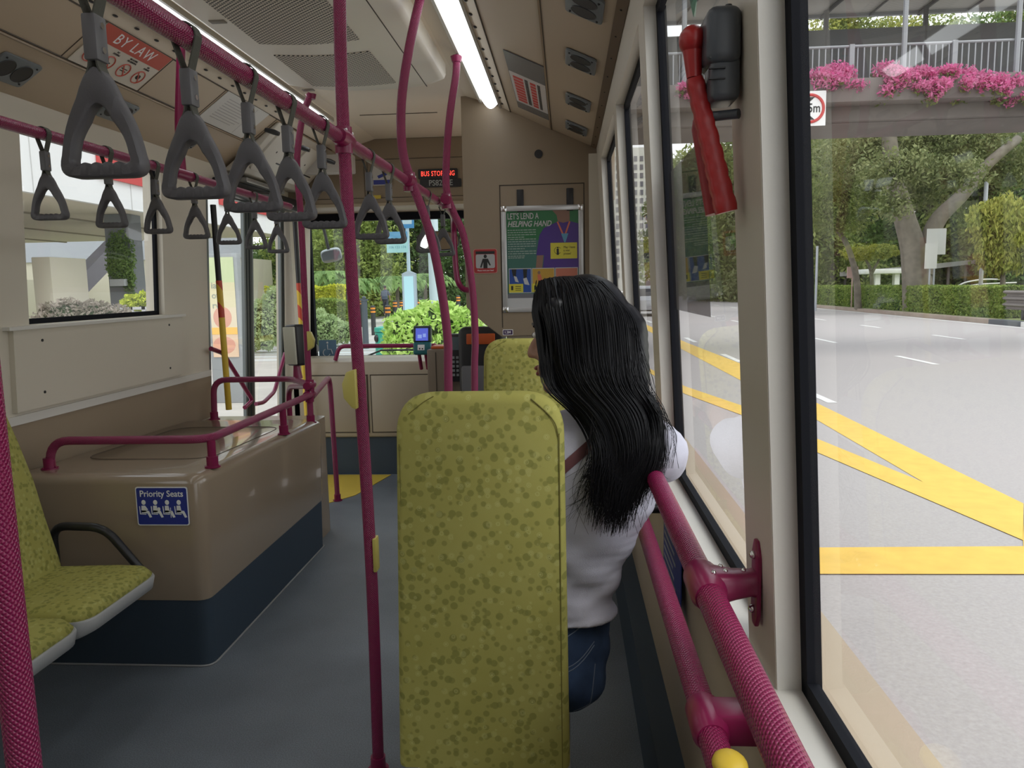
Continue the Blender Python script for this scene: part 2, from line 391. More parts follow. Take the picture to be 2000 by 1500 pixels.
# ------------------------------------------------------------------ right wall
def wallquad(mb, Wf, o0, o1, y0, y1, z0, z1, sgn=1):
    """slab following the wall's lean between offsets o0..o1 outward from the inner face"""
    p = [(Wf(z0)+sgn*o0, z0), (Wf(z0)+sgn*o1, z0), (Wf(z1)+sgn*o1, z1), (Wf(z1)+sgn*o0, z1)]
    mb.prism(p, y0, y1, 'Y'); return mb
G_OFF = .034
RP = [(-2.6, -2.35), (-1.5, -1.25), (-.45, -.2), (.90, 1.04), (1.965, 2.09), (2.99, 3.11), (4.2, 4.6)]      # pillars
b = MB().mat(beige); wallquad(b, WR, 0, .06, YR, YF, .24, SILL-.004)
b.mat(navy); b.box(.22, .36, YR, YF, 0, .24)
b.mat(white_frame); b.box(WR(SILL)-.004, .30, YR, YF, SILL-.004, SILL+.001)
for y0, y1 in RP:
    b.mat(beige if False else cream); wallquad(b, WR, 0, .045, y0, y1, SILL, WTOP); b.mat(gasket); wallquad(b, WR, .045, .055, y0, y1, SILL, WTOP)
b.mat(cream); wallquad(b, WR, 0, .055, YR, YF, WTOP, SEAM)
wallr = struct(b.build('wall_right'), 'cream right side wall with window posts leaning inward')
# pillar reveals in a paler cream: the window light on them painted in
b = MB().mat(white_frame)
for y0, y1 in RP: wallquad(b, WR, .001, G_OFF, y0-.0015, y0, SILL, WTOP); wallquad(b, WR, .001, G_OFF, y1, y1+.0015, SILL, WTOP)
struct(b.build('trim_2'), 'window reveals beside the right-hand posts, window light painted in as paler cream')
def window(n, Wf, y0, y1, z0, z1, sgn, label, gw=.022, mat_g=None, extra=None):
    g = MB().mat(gasket)
    wallquad(g, Wf, G_OFF-.004, G_OFF+.010, y0, y0+gw, z0, z1, sgn); wallquad(g, Wf, G_OFF-.004, G_OFF+.010, y1-gw*1.1, y1, z0, z1, sgn)
    wallquad(g, Wf, G_OFF-.004, G_OFF+.010, y0, y1, z0, z0+gw, sgn); wallquad(g, Wf, G_OFF-.004, G_OFF+.010, y0, y1, z1-gw, z1, sgn)
    go = g.build('window_%d' % n); struct(go, label)
    q = MB().mat(mat_g or glassN); o = sgn*(G_OFF+.005)
    q.add([(Wf(z0)+o, y0+.01, z0+.01), (Wf(z0)+o, y1-.01, z0+.01), (Wf(z1)+o, y1-.01, z1-.01), (Wf(z1)+o, y0+.01, z1-.01)], [(0, 1, 2, 3)])
    q.build('glass', parent=go); return go
names = ['behind the camera', 'behind the camera', 'beside the camera', 'the large pane nearest the camera, showing road and footbridge', 'the pane behind the red emergency hammer', 'narrow-looking pane past the woman', 'farthest pane on the right, at the poster wall']
prev = YR; wn = 1
for (y0, y1) in RP:
    if y0-prev > .2:
        wo = window(wn, WR, prev, y0, SILL, WTOP, 1, 'right side window, '+names[min(wn, 6)], mat_g=glassmat('hazy_glass', (.93, .95, .95), .045))  # slight dirt plus haze and reflection veil painted in as diffuse white
        if abs(y0-1.965) < .01:
            f = MB(); fm = glassmat('perforated_film', (.34, .33, .35), .05); f.mat(fm)
            o = G_OFF+.004; f.add([(WR(1.385)+o, 1.445, 1.385), (WR(1.385)+o, 1.93, 1.385), (WR(1.71)+o, 1.93, 1.71), (WR(1.71)+o, 1.445, 1.71)], [(0, 1, 2, 3)])
            f.build('perforated_film', parent=wo)['label'] = 'dark perforated film stuck on the glass'
            f = MB().mat(mat('green_sticker', (.02, .2, .1), .5)); o = G_OFF+.003
            f.add([(WR(1.93)+o, 1.5, 1.93), (WR(1.93)+o, 1.44, 1.97), (WR(1.93)+o, 1.56, 1.99)], [(0, 1, 2)]); f.build('green_sticker', parent=wo)
        wn += 1
    prev = y1
# hinge strip with rivets along the seam
P0 = Vector((WR(SEAM), 0, SEAM)); P1 = Vector((-.073, 0, 2.347)); P2 = Vector((-.31, 0, 2.455)); P3 = Vector((-.385, 0, 2.488))
b = MB().mat(mat('brown_strip', (.17, .115, .07), .5)); d = (P1-P0).normalized(); n = Vector((-d.z, 0, d.x)); n = -n if n.z > 0 else n
A = P0; B = P0+d*.035
b.prism([(A.x, A.z), (B.x, B.z), ((B+n*.004).x, (B+n*.004).z), ((A+n*.004).x, (A+n*.004).z)], YR, 4.62, 'Y')
b.mat(dark)
for k in range(24):
    c = P0+d*.018+n*.005; b.disc((c.x, -1+k*.24, c.z), .003, n, .003, 8)
struct(b.build('trim_3'), 'brown riveted hinge strip above the right windows')

# ------------------------------------------------------------------ left wall
DY0, DY1 = 4.45, 5.78         # front doorway
LW0, LW1 = 2.91, 3.95         # the window above the side seats
LZ0, LZ1 = 1.335, 2.10
b = MB().mat(cream)
wallquad(b, WL, 0, .1, YR, DY0, 0, .965, -1)
for y0, y1 in ((YR, .4), (1.65, LW0), (LW1, DY0)): wallquad(b, WL, 0, .1, y0, y1, .965, LZ1, -1)
wallquad(b, WL, 0, .1, LW0, LW1, .965, LZ0, -1); wallquad(b, WL, 0, .1, YR, YF, LZ1, 2.2, -1); wallquad(b, WL, 0, .1, .4, 1.65, .965, 1.2, -1)
wallquad(b, WL, 0, .1, DY1+.02, YF, .0, LZ1, -1)
struct(b.build('wall_left'), 'cream left side wall around the window and the front door')
window(wn, WL, LW0, LW1, LZ0, LZ1, -1, 'left side window above the boxed wheel arch'); wn += 1
window(wn, WL, .4, 1.65, 1.2, LZ1, -1, 'left side window behind the side seats'); wn += 1
# raised cream panel under the window
b = MB().mat(cream); wallquad(b, WL, -.022, 0, 2.79, 4.10, 1.0, 1.322, -1)
b.mat(white_frame); wallquad(b, WL, -.03, 0, 2.76, 4.12, 1.318, 1.332, -1); wallquad(b, WL, -.012, 0, YR, DY0, .95, .985, -1)
b.mat(dark)
for y, z in ((2.95, 1.27), (2.95, 1.06), (3.95, 1.28), (3.95, 1.05)):
    b.disc((WL(z)+.023, y, z), .006, (1, 0, 0), .003, 10)
o = b.build('wall_lining'); recenter(o, (WL(1.0), 3.45, 1.0)); tag(o, 'raised cream panel with four screws under the left window', 'panel')
# brown lining below the ledge
b = MB().mat(beige_dk); wallquad(b, WL, -.006, 0, 2.70, DY0, .70, .95, -1)
b.mat(mat('grey_green_trim', (.10, .12, .09), .5)); wallquad(b, WL, -.01, 0, 2.66, 2.70, .5, .96, -1)
struct(b.build('trim_4'), 'brown lining strip between the ledge and the wheel arch box')

# ------------------------------------------------------------------ ceiling
L0 = Vector((WL(2.2), 0, 2.2)); L1 = Vector((-1.875, 0, 2.335)); L2 = Vector((-1.70, 0, 2.462)); L3 = Vector((-1.60, 0, 2.49))
b = MB().mat(beige)
def strip(A, B, y0, y1, m, up=.04):
    b.mat(m); b.prism([(A[0], A[2]), (B[0], B[2]), (B[0], B[2]+up), (A[0], A[2]+up)], y0, y1, 'Y')
YC = YF
strip(P0, P1, YR, YC, beige); strip(P1, P2, YR, YC, beige); strip(P2, P3, YR, YC, ceil_m)
strip(P3, (-.57, 0, 2.55), YR, YC, ceil_m); strip((-.57, 0, 2.55), (-1.40, 0, 2.55), YR, YC, ceil_m); strip((-1.40, 0, 2.55), L3, YR, YC, ceil_m)
strip(L3, L2, YR, YC, ceil_m); strip(L2, L1, YR, YC, beige); strip(L1, L0, YR, YC, beige)
b.mat(ceil_m); b.box(-2.3, .4, YR, YF, 2.6, 2.62)
struct(b.build('ceiling'), 'beige coved ceiling')
# seams
b = MB().mat(dark_trim)
for A in (P1, P2, L1, L2): b.box(A.x-.0025, A.x+.0025, YR, 5.7, A.z-.004, A.z+.001)
for y in (2.88, 3.40, 3.93, 4.62):
    b.prism([(L1.x, L1.z-.002), (L2.x, L2.z-.002), (L2.x, L2.z+.002), (L1.x, L1.z+.002)], y, y+.004, 'Y')
for A in (P3,): b.box(A.x-.002, A.x+.002, YR, 4.6, A.z-.006, A.z)
for y in (5.0,):
    b.box(-1.3, -.8, y, y+.003, 2.546, 2.552)
struct(b.build('trim_5'), 'dark joints between the ceiling panels')
b = MB().mat(mat('brass_trim', (.30, .22, .14), .4))
b.box(P1.x-.008, P1.x-.001, YR, 4.6, P1.z-.006, P1.z+.004)
A = L1; b.box(A.x-.012, A.x-.003, YR, 4.6, A.z-.012, A.z)
struct(b.build('trim_6'), 'thin brass-brown ceiling beads')
b = MB().mat(dark)
for k in range(34): b.ell((-.347, -.3+k*.145, 2.469), (.008, .014, .004), 8, 5); b.ell((-1.655, -.3+k*.145, 2.471), (.008, .014, .004), 8, 5)
struct(b.build('trim_7'), 'rows of small dark slots beside the ceiling lights')

# ceiling lights
def light(x0, x1, z0, z1, y0, y1, label):
    t = thing('ceiling_light', label, 'light', ((x0+x1)/2, (y0+y1)/2, z1+.02))
    n = 8; pr = []
    for i in range(n+1):
        a = i/n; x = x0+(x1-x0)*a; z = z0+(z1-z0)*a-.045*math.sin(PI*a); pr.append((x, z))
    q = MB().mat(lens); q.prism(pr+[(x1, z1+.012), (x0, z0+.012)], y0, y1-.1, 'Y')
    # rounded nose
    rings = []
    for k in range(7):
        s_ = math.cos(k/6*PI/2*.97); y = y1-.1+.1*math.sin(k/6*PI/2)
        cx = (x0+x1)/2; cz = (z0+z1)/2
        rings.append([(cx+(p[0]-cx)*s_, y, cz+.01+(p[1]-cz-.01)*s_) for p in pr])
    q.loft(rings, closed_ends=False); q.build('lens', parent=t)
    q = MB().mat(mat('lamp_frame', (.35, .32, .27), .4))
    q.box(x0-.012 if x0 < x1 else x0, x0 if x0 < x1 else x0+.012, y0, y1, z0-.012, z0+.012); q.box(x1 if x1 > x0 else x1-.012, x1+.012 if x1 > x0 else x1, y0, y1, z1-.012, z1+.012)
    q.build('frame', parent=t); return t
light(-.372, -.475, 2.480, 2.515, -3, 4.60, 'long curved ceiling light on the right, ending at the poster wall')
light(-1.585, -1.465, 2.478, 2.515, -3, 4.95, 'long curved ceiling light on the left, behind the grab rail')

# air unit pod
t = thing('ceiling_air_unit', 'pale ceiling air unit with perforated grilles above the aisle', 'air unit', (-.98, 2.5, 2.55))
def podring(sc, z, y1):
    x0, x1 = -1.385, -.585; c = []
    n = 10
    for i in range(n+1): a = i/n; x = x1+(x0-x1)*a; yy = y1-.0*a-.16*(abs(a-.5)*2)**3.2; c.append((x, yy))
    return [(-.985+(p[0]+.985)*sc, p[1] if True else 0, z) for p in [(x1, -2.5)]+c+[(x0, -2.5)]]
q = MB().mat(mat('air_unit_white', (.82, .77, .67), .4))
q.loft([podring(1.0, 2.552, 4.12), podring(1.0, 2.50, 4.12), podring(.985, 2.475, 4.10), podring(.93, 2.462, 4.05)])
q.build('housing', parent=t, angle=50)
holes = mat('perforated_grille', (.36, .33, .28), .5); n = holes.node_tree.nodes; L = holes.node_tree.links
tcn = n.new('ShaderNodeTexCoord'); vo = n.new('ShaderNodeTexVoronoi'); vo.inputs['Scale'].default_value = 72; vo.inputs['Randomness'].default_value = 0; vo.voronoi_dimensions = '2D'
mp = n.new('ShaderNodeMapping'); mp.inputs['Rotation'].default_value = (0, 0, math.radians(35)); mp.inputs['Scale'].default_value = (1, .8, 1)
rp = n.new('ShaderNodeValToRGB'); rp.color_ramp.elements[0].position = .32; rp.color_ramp.elements[0].color = (.012, .011, .01, 1); rp.color_ramp.elements[1].position = .42; rp.color_ramp.elements[1].color = (.72, .66, .56, 1)
L.new(tcn.outputs['Object'], mp.inputs[0]); L.new(mp.outputs[0], vo.inputs['Vector']); L.new(vo.outputs['Distance'], rp.inputs[0]); L.new(rp.outputs[0], n['Principled BSDF'].inputs['Base Color'])
for (y0, y1) in ((3.40, 3.92), (2.2, 3.24), (.9, 2.05)):
    q = MB().mat(holes); m_ = 8
    top = [(-1.25+.42*i/m_, y1+.035*math.sin(PI*i/m_)) for i in range(m_+1)]; bot = [(-.83-.42*i/m_, y0+.035*math.sin(PI*i/m_)) for i in range(m_+1)]
    q.prism(top+bot, 2.4585, 2.4625, 'Z'); q.build('grille', parent=t)
q = MB().mat(dark_trim); q.box(-.694, -.690, -2, 4.02, 2.4605, 2.4635); q.build('panel_joint', parent=t)
for y in (2.95, 3.98): q = MB().mat(mat('latch_grey', (.25, .22, .18), .4)); q.box(-1.33, -1.27, y, y+.035, 2.458, 2.464, bev=.002); q.build('latch', parent=t)
# smooth ceiling access cover (rounded) right of the pod
q = MB().mat(beige); q.prism([(-.585, 2.545), (-.60, 2.49), (-.665, 2.468), (-.69, 2.465), (-.69, 2.54)], 2.2, 3.93, 'Y', bev=.008); q.build('side_fairing', parent=t)

# ------------------------------------------------------------------ rear closure (behind the camera, lets daylight in like the rest of the bus)
b = MB().mat(beige); b.box(-2.3, .4, YR-.05, YR, 0, 2.6); struct(b.build('wall_rear'), 'beige wall at the back')

# ------------------------------------------------------------------ front: header, bulkhead, dash, windscreen
HY = 5.80
b = MB().mat(beige_dk); b.box(-2.12, -.5, HY, HY+.5, 2.06, 2.55, bev=.01)
b.mat(mat('header_light', (.42, .35, .25), .5)); b.box(-2.1, -.55, HY-.012, HY, 2.06, 2.085, bev=.003)
b.mat(dark_trim)
for x0, x1, z0, z1 in ((-2.0, -1.49, 2.12, 2.40), (-1.47, -.62, 2.12, 2.40)):
    for q in ((x0, x1, z0, z0+.004), (x0, x1, z1, z1+.004), (x0, x0+.004, z0, z1), (x1-.004, x1, z0, z1)): b.box(q[0], q[1], HY-.003, HY, q[2], q[3])
struct(b.build('wall_front'), 'brown header panel above the windscreen')
BY = 4.62
b = MB().mat(beige_dk)
z_ = lambda p: at(p[0], p[1], BY)
poly = [(.185, 2.30), (-.08, 2.42), (-.31, 2.53), (-.60, 2.60), (-.60, 1.44)]
for p in ((911, 600), (925, 614), (948, 634), (980, 658)): q = at(p[0], p[1], BY); poly.append((q.x, q.z))
poly += [(.27, 1.165), (.255, 1.6)]
b.prism(poly, BY, BY+.04, 'Y', bev=.006)
b.mat(mat('lower_bulkhead', (.22, .18, .13), .5)); b.box(-.36, .26, BY+.01, BY+.04, 0, 1.16)
b.mat(dark_trim)
gx0, gx1, gz0, gz1 = -.385, .115, 1.20, 2.04
for q in ((gx0, gx1, gz1-.006, gz1), (gx0, gx0+.006, gz0, gz1), (gx1-.006, gx1, gz0, gz1)): b.box(q[0], q[1], BY-.002, BY, q[2], q[3])
b.mat(dark); b.disc((-.15, BY-.004, 2.21), .024, (0, 1, 0), .008, 24)
for x in (-.262, .03): b.box(x-.02, x+.02, BY-.01, BY, 1.88, 2.01, bev=.003)
struct(b.build('wall_driver'), 'brown partition behind the driver, carrying the poster')
b = MB().mat(cream); b.prism([(.14, 4.60), (.27, 4.60), (.27, 4.64), (.14, 4.64)], 1.2, 2.2, 'Z')
struct(b.build('trim_8'), 'narrow post joining the driver partition to the wall')
# dash cabinet
t = thing('dashboard_cabinet', 'beige moulded cabinet with two doors under the windscreen', 'cabinet', (-1.55, 6.0, 0))
q = MB().mat(mat('dash_beige', (.40, .335, .25), .38)); q.prism([(5.79, .30), (5.79, .80), (5.83, .885), (5.92, .91), (6.28, .90), (6.28, .30)], -2.14, -1.03, 'X', bev=.02, seg=3); q.build('body', parent=t, angle=60)
q = MB().mat(navy); q.box(-2.14, -1.0, 5.82, 6.25, 0, .30); q.build('skirt', parent=t)
for x0, x1 in ((-1.505, -1.06), (-1.98, -1.54)):
    q = MB().mat(mat('dash_beige')); q.box(x0, x1, 5.778, 5.80, .345, .785, bev=.006); pnl = q.build('door', parent=t)
    q = MB().mat(dark_trim)
    for w_ in ((x0-.008, x1+.008, .337, .343), (x0-.008, x1+.008, .787, .793), (x0-.008, x0-.002, .337, .793), (x1+.002, x1+.008, .337, .793)): q.box(w_[0], w_[1], 5.787, 5.792, w_[2], w_[3])
    q.build('door_gap', parent=pnl)
# windscreen
FY = 6.33
b = MB().mat(gasket)
b.box(-2.2, .3, FY-.02, FY+.03, 2.03, 2.14); b.box(-2.2, .3, FY-.02, FY+.03, .84, .895); b.box(-2.25, -2.1, FY-.02, FY+.03, .84, 2.14); b.box(.1, .3, FY-.02, FY+.03, .84, 2.14)
b.box(-.93, -.84, FY-.03, FY+.02, 1.9, 2.1)
wo = struct(b.build('window_%d' % wn), 'windscreen in a black frame')
q = MB().mat(glassmat('windscreen_glass', (.90, .97, .97), .01)); q.add([(-2.15, FY+.01, .88), (.2, FY+.01, .88), (.2, FY+.01, 2.06), (-2.15, FY+.01, 2.06)], [(0, 1, 2, 3)]); q.build('glass', parent=wo); wn += 1
b = MB().mat(beige); b.box(-2.25, .4, FY, FY+.1, 0, .86); b.box(-2.25, .4, FY, FY+.05, 2.12, 2.6); b.box(.24, .4, 4.62, FY, 0, .9); b.box(.3, .42, YR, YF, -.3, .9)
b.mat(gasket); b.box(-2.12, .2, 6.27, FY, 2.0, 2.06)
struct(b.build('wall_outer'), 'front and side skins of the bus')
# front door: two leaves
def leaf(n, y0, y1, label):
    g = MB().mat(mat('door_rubber', (.02, .025, .024), .5))
    wd = .035
    Wd = lambda z: -2.17+.05*(z-.8)
    for (a, c) in ((y0, y0+wd), (y1-wd, y1)): g.prism([(Wd(.0)-.03, 0), (Wd(0), 0), (Wd(2.1), 2.1), (Wd(2.1)-.03, 2.1)], a, c, 'Y')
    g.mat(mat('door_metal', (.16, .18, .18), .35, metal=.3))
    for (a, c) in ((y0+wd, y0+wd+.03), (y1-wd-.03, y1-wd)): g.prism([(Wd(.0)-.025, 0), (Wd(0)-.004, 0), (Wd(2.1)-.004, 2.1), (Wd(2.1)-.025, 2.1)], a, c, 'Y')
    g.box(-2.235, -2.18, y0, y1, 0, .10); g.box(-2.14, -2.10, y0, y1, 2.03, 2.1)
    o = g.build('door_%d' % n); struct(o, label)
    q = MB().mat(glassN); q.add([(Wd(.1)-.015, y0+wd, .1), (Wd(.1)-.015, y1-wd, .1), (Wd(2.05)-.015, y1-wd, 2.05), (Wd(2.05)-.015, y0+wd, 2.05)], [(0, 1, 2, 3)]); q.build('glass', parent=o); return o
d1 = leaf(1, 4.46, 5.10, 'nearer glazed leaf of the front door'); d2 = leaf(2, 5.12, 5.76, 'farther glazed leaf of the front door')
b = MB().mat(cream); b.prism([(5.80, -2.2), (5.86, -2.2), (5.86, -2.02), (5.80, -2.06)], 0, 2.1, 'X'.replace('X', 'Z')) if False else b.box(-2.2, -2.08, 5.79, 5.87, 0, 2.1)
struct(b.build('trim_9'), 'cream post between the door and the windscreen')
# striped grab posts by the door, black above, yellow with red stripes in the middle
def grab(x0, x1, Y, label, zt, z0, z1, z2, group='yellow grab posts at the front door'):
    t = thing('grab_post', label, 'post', (x0, Y, .05))
    pts = lambda za, zb: [(x0+(x1-x0)*(z-z0)/(zt-z0), Y, z) for z in (za, zb)]
    q = MB().mat(dark); q.tube(pts(z2, zt), .017); q.build('upper_tube', parent=t)
    st = mat('striped_grip', (.7, .46, .04), .4); nn = st.node_tree.nodes
    if 'Wave Texture' not in nn:
        w_ = nn.new('ShaderNodeTexWave'); w_.inputs['Scale'].default_value = 3.1; w_.wave_type = 'BANDS'; w_.bands_direction = 'DIAGONAL'
        tt = nn.new('ShaderNodeTexCoord'); rr = nn.new('ShaderNodeValToRGB'); rr.color_ramp.interpolation = 'CONSTANT'; rr.color_ramp.elements[0].color = (.7, .46, .04, 1); rr.color_ramp.elements[1].position = .55; rr.color_ramp.elements[1].color = (.55, .06, .03, 1)
        st.node_tree.links.new(tt.outputs['Object'], w_.inputs[0]); st.node_tree.links.new(w_.outputs['Fac'], rr.inputs[0]); st.node_tree.links.new(rr.outputs[0], nn['Principled BSDF'].inputs['Base Color'])
    q = MB().mat(st); q.tube(pts(z1, z2), .0185); q.build('striped_sleeve', parent=t)
    q = MB().mat(yellow); q.tube(pts(z0, z1), .0185); q.build('yellow_sleeve', parent=t); return t
A = at(416, 400, 4.5); B = at(447, 800, 4.5); grab(B.x, A.x, 4.5, 'yellow and black grab post at the near side of the front door', A.z, B.z, at(434, 620, 4.5).z, at(428, 548, 4.5).z)
A = at(575, 420, 5.7); B = at(600, 812, 5.7); grab(B.x, A.x, 5.7, 'yellow and black grab post beside the front door validator', A.z, .1, at(590, 640, 5.7).z, at(580, 553, 5.7).z)
def atX(px, py, X):
    r = ROT @ _u(px, py); t = X/r.x; return Vector((X, r.y*t, H+r.z*t))
# ------------------------------------------------------------------ wheel arch box
t = thing('wheel_arch_box', 'glossy brown boxed wheel arch with a dark blue skirt, left of the aisle', 'wheel arch cover', (-1.76, 3.45, 0))
bx = mat('gloss_brown', (.31, .24, .17), .2, spec=.6, coat=.4, bump=.02, bs=30)
q = MB().mat(bx)
def rr(x0, x1, y0, y1, r, n=5):
    o = [(x0, y0), (x1, y0), (x1, y1), (x0, y1)]; out = []
    for i in range(4):
        p = Vector((*o[i-1], 0)), Vector((*o[i], 0)), Vector((*o[(i+1) % 4], 0)); out += [(v.x, v.y) for v in arc(*p, r, n)]
    return out
def ring(x0, x1, y0, y1, r, zf): return [(p[0], p[1], zf(p[1])) for p in rr(x0, x1, y0, y1, r)]
top = lambda y: .765-.035*(y-2.73)/1.42
q.loft([ring(-2.13, -1.385, 2.735, 4.17, .05, lambda y: .272), ring(-2.13, -1.375, 2.73, 4.19, .06, lambda y: top(y)-.035), ring(-2.13, -1.381, 2.737, 4.185, .06, lambda y: top(y)-.014), ring(-2.13, -1.40, 2.757, 4.165, .06, lambda y: top(y)-.002), ring(-2.13, -1.43, 2.785, 4.14, .05, lambda y: top(y))])
q.build('cover', parent=t, angle=60)
q = MB().mat(navy); q.loft([ring(-2.13, -1.392, 2.742, 4.16, .05, lambda y: 0.0), ring(-2.13, -1.388, 2.738, 4.168, .05, lambda y: .274)]); q.build('skirt', parent=t)
q = MB().mat(mat('seal_grey', (.3, .3, .3), .5)); q.tube([(x, y, .004) for x, y in rr(-2.13, -1.388, 2.738, 4.165, .05)], .004, 6); q.build('floor_seal', parent=t)
q = MB().mat(dark_trim); q.tube([(p[0], p[1], top(p[1])+.0005) for p in rr(-2.06, -1.50, 3.05, 3.9, .12)], .0016, 5, closed=True); q.build('hatch_joint', parent=t)
q = MB().mat(mat('box_back', (.31, .24, .17), .2)); q.loft([ring(-2.13, -1.44, 4.14, 4.46, .05, lambda y: 0.0), ring(-2.13, -1.44, 4.14, 4.46, .05, lambda y: .70)]); q.build('rear_cover', parent=t)
# extended shelf behind the box toward the door
# priority sign
def signframe(c, x, y): return frame(c, x, y)
def person_pic(q, M, s, kind):
    q.ell((0, s*1.55, 0), (s*.23, s*.26, .0006), 14, 6, T=M)
    q.prism([(-s*.25, s*1.2), (s*.12, s*1.22), (s*(.42 if kind == 0 else .2), s*.8), (s*.2, s*.55), (-s*.28, s*.5)], -.0006, .0006, 'Z', T=M)
    q.prism([(-s*.28, s*.72), (s*.5, s*.66), (s*.78, s*.0), (s*.55, -s*.05), (s*.33, s*.4), (-s*.28, s*.44)], -.0006, .0006, 'Z', T=M)
    q.prism([(-s*.5, s*1.15), (-s*.42, s*1.15), (-s*.38, s*.38), (s*.2, s*.34), (s*.2, s*.27), (-s*.46, s*.3)], -.0006, .0006, 'Z', T=M)
    if kind == 1: q.ell((s*.34, s*.85, 0), (s*.16, s*.2, .0006), 10, 6, T=M)
    if kind == 2: q.prism([(s*.3, s*1.0), (s*.36, s*1.0), (s*.36, -s*.05), (s*.3, -s*.05)], -.0006, .0006, 'Z', T=M)
q = MB().mat(whitep); q.prism(rr(-.102, .102, -.075, .075, .01), 0, .002, 'Z', T=frame((-1.533, 2.7285, .648), (1, 0, 0), (0, 0, 1)))
s_ = q.build('priority_sign'); recenter(s_, (-1.533, 2.7285, .648)); tag(s_, 'blue Priority Seats sign with four seated figures on the brown box', 'sign')
Mf = frame((-1.533, 2.7264, .648), (1, 0, 0), (0, 0, 1))
q = MB().mat(bluep); q.prism(rr(-.098, .098, -.071, .071, .008), -.0003, .0006, 'Z', T=Mf); q.build('blue_face', parent=s_)
q = MB().mat(whitep); q.text('Priority Seats', .034, Mf @ Matrix.Translation((0, .048, .001)), sx=.93, bold=.0004); q.build('lettering', parent=s_)
q = MB().mat(whitep)
for i in range(4): person_pic(q, Mf @ Matrix.Translation((-.072+.046*i, -.042, .0012)), .037, i)
q.build('seated_figures', parent=s_)

# ------------------------------------------------------------------ rails and poles
def collar(q, p, ax, r=.023, l=.05):
    p = Vector(p); ax = Vector(ax).normalized(); q.tube([p-ax*l/2, p+ax*l/2], r, 16)
def foot(q, x, y, z, r=.032):
    q.tube([(x, y, z), (x, y, z+.006)], r, 16); q.tube([(x, y, z+.004), (x, y, z+.045)], .0225, 16)
    for a in (0, 2.1, 4.2): q.ell((x+r*.8*math.cos(a), y+r*.8*math.sin(a), z+.007), .004, 8, 5)
RX, RZ = -.597, 1.852
t = thing('overhead_rail', 'dark pink textured overhead rail with a row of grab handles over the aisle', 'handrail', (RX, 2.0, RZ))
q = MB().mat(pink); q.tube([(RX, y, RZ) for y in np.linspace(.3, 3.62, 24)], .0178, 18); q.build('tube', parent=t)
# pole 1
def pole(label, pts, foot_z=None, r=.0172, joint=None, name='grab_pole', T=18):
    t = thing(name, label, 'pole', pts[0]); q = MB().mat(pink); q.tube(spline(pts, 5), r, T); q.build('tube', parent=t)
    if foot_z is not None: q = MB().mat(pinks); foot(q, pts[0][0], pts[0][1], foot_z); q.build('foot_flange', parent=t)
    q = MB().mat(pinks); e_ = Vector(pts[-1]); q.tube([e_-Vector((0, 0, .03)), e_-Vector((0, 0, .005))], [.021, .028], 14); q.build('ceiling_flange', parent=t)
    if joint:
        for j in joint:
            q = MB().mat(pinks); j = Vector(j)
            q.tube([j-Vector((0, .05, 0)), j-Vector((0, .02, 0)), j+Vector((0, .02, 0)), j+Vector((0, .05, 0))], [.0215, .026, .026, .0215], 16); q.tube([j-Vector((0, 0, .04)), j+Vector((0, 0, .03))], .0235, 16)
            q.mat(chrome)
            for dy in (-.03, .03): q.ell((j.x+.017, j.y+dy, j.z+.018), .004, 8, 5)
            q.build('clamp', parent=t)
    return t
pole('full-height dark pink pole in the aisle, nearest in front of the camera', [(-.583, 2.13, 0), (-.575, 2.12, .6), (-.580, 2.11, 1.1), (-.588, 2.10, 1.5), (-.592, 2.10, 1.9), (-.588, 2.1, 2.15), (-.575, 2.1, 2.47)], 0, joint=[(RX+.004, 2.10, RZ)])
p1 = [o for o in COL.objects if o.name == 'grab_pole'][0]
for (ya, z0, z1, sx_) in ((2.09, .86, 1.22, -1), (2.12, .635, .735, 1)):
    X0 = -.578
    q = MB().mat(mat('ivory_pad', (.55, .47, .12), .35))
    if sx_ < 0: q.prism([(X0-.005, 1.118), (X0-.018, 1.122), (X0-.040, 1.15), (X0-.043, 1.19), (X0-.03, 1.222), (X0-.005, 1.23)], ya-.022, ya+.02, 'Y', bev=.003)
    else: q.box(X0+.014, X0+.024, ya-.02, ya+.02, z0, z1, bev=.003)
    q.build('bell_push', parent=p1)['label'] = 'yellow plastic bell push'
pole('tall dark pink pole behind the green seat, bowed outward below the overhead rail', [(-.462, 2.95, 0), (-.462, 2.95, 1.04), (-.459, 2.95, 1.254), (-.484, 2.95, 1.49), (-.523, 2.95, 1.685), (-.582, 2.95, 1.858), (-.609, 2.95, 1.971), (-.606, 2.95, 2.139), (-.568, 2.95, 2.338), (-.512, 2.95, 2.54)], 0, joint=[(RX+.01, 2.95, RZ)])
pole('farther bowed dark pink pole in front of the driver partition', [(-.444, 3.65, 0), (-.444, 3.65, .95), (-.435, 3.65, 1.2), (-.443, 3.65, 1.449), (-.478, 3.65, 1.689), (-.523, 3.65, 1.8), (-.552, 3.65, 1.903), (-.546, 3.65, 2.066), (-.524, 3.65, 2.249), (-.492, 3.65, 2.417), (-.488, 3.65, 2.50)], 0, joint=[(-.55, 3.63, RZ)])
t = thing('grab_pole', 'short hooked dark pink bar curling into the driver partition', 'pole', (-.6, 4.55, 1.43))
q = MB().mat(pinks); q.tube(spline([(-.60, 3.66, 1.852), (-.61, 4.1, 1.85), (-.63, 4.38, 1.842), (-.643, 4.49, 1.79), (-.644, 4.5, 1.70), (-.638, 4.5, 1.54), (-.625, 4.5, 1.47), (-.60, 4.54, 1.435), (-.57, 4.61, 1.43)], 5), .0165, 14); q.build('tube', parent=t)
pole('dark pink pole at the left edge of the picture, nearest the camera', [(-.6, .745, 0), (-.6, .745, 1.3), (-.6, .745, 1.8), (-.6, .745, 2.47)], 0, joint=[(RX, .745, RZ)])
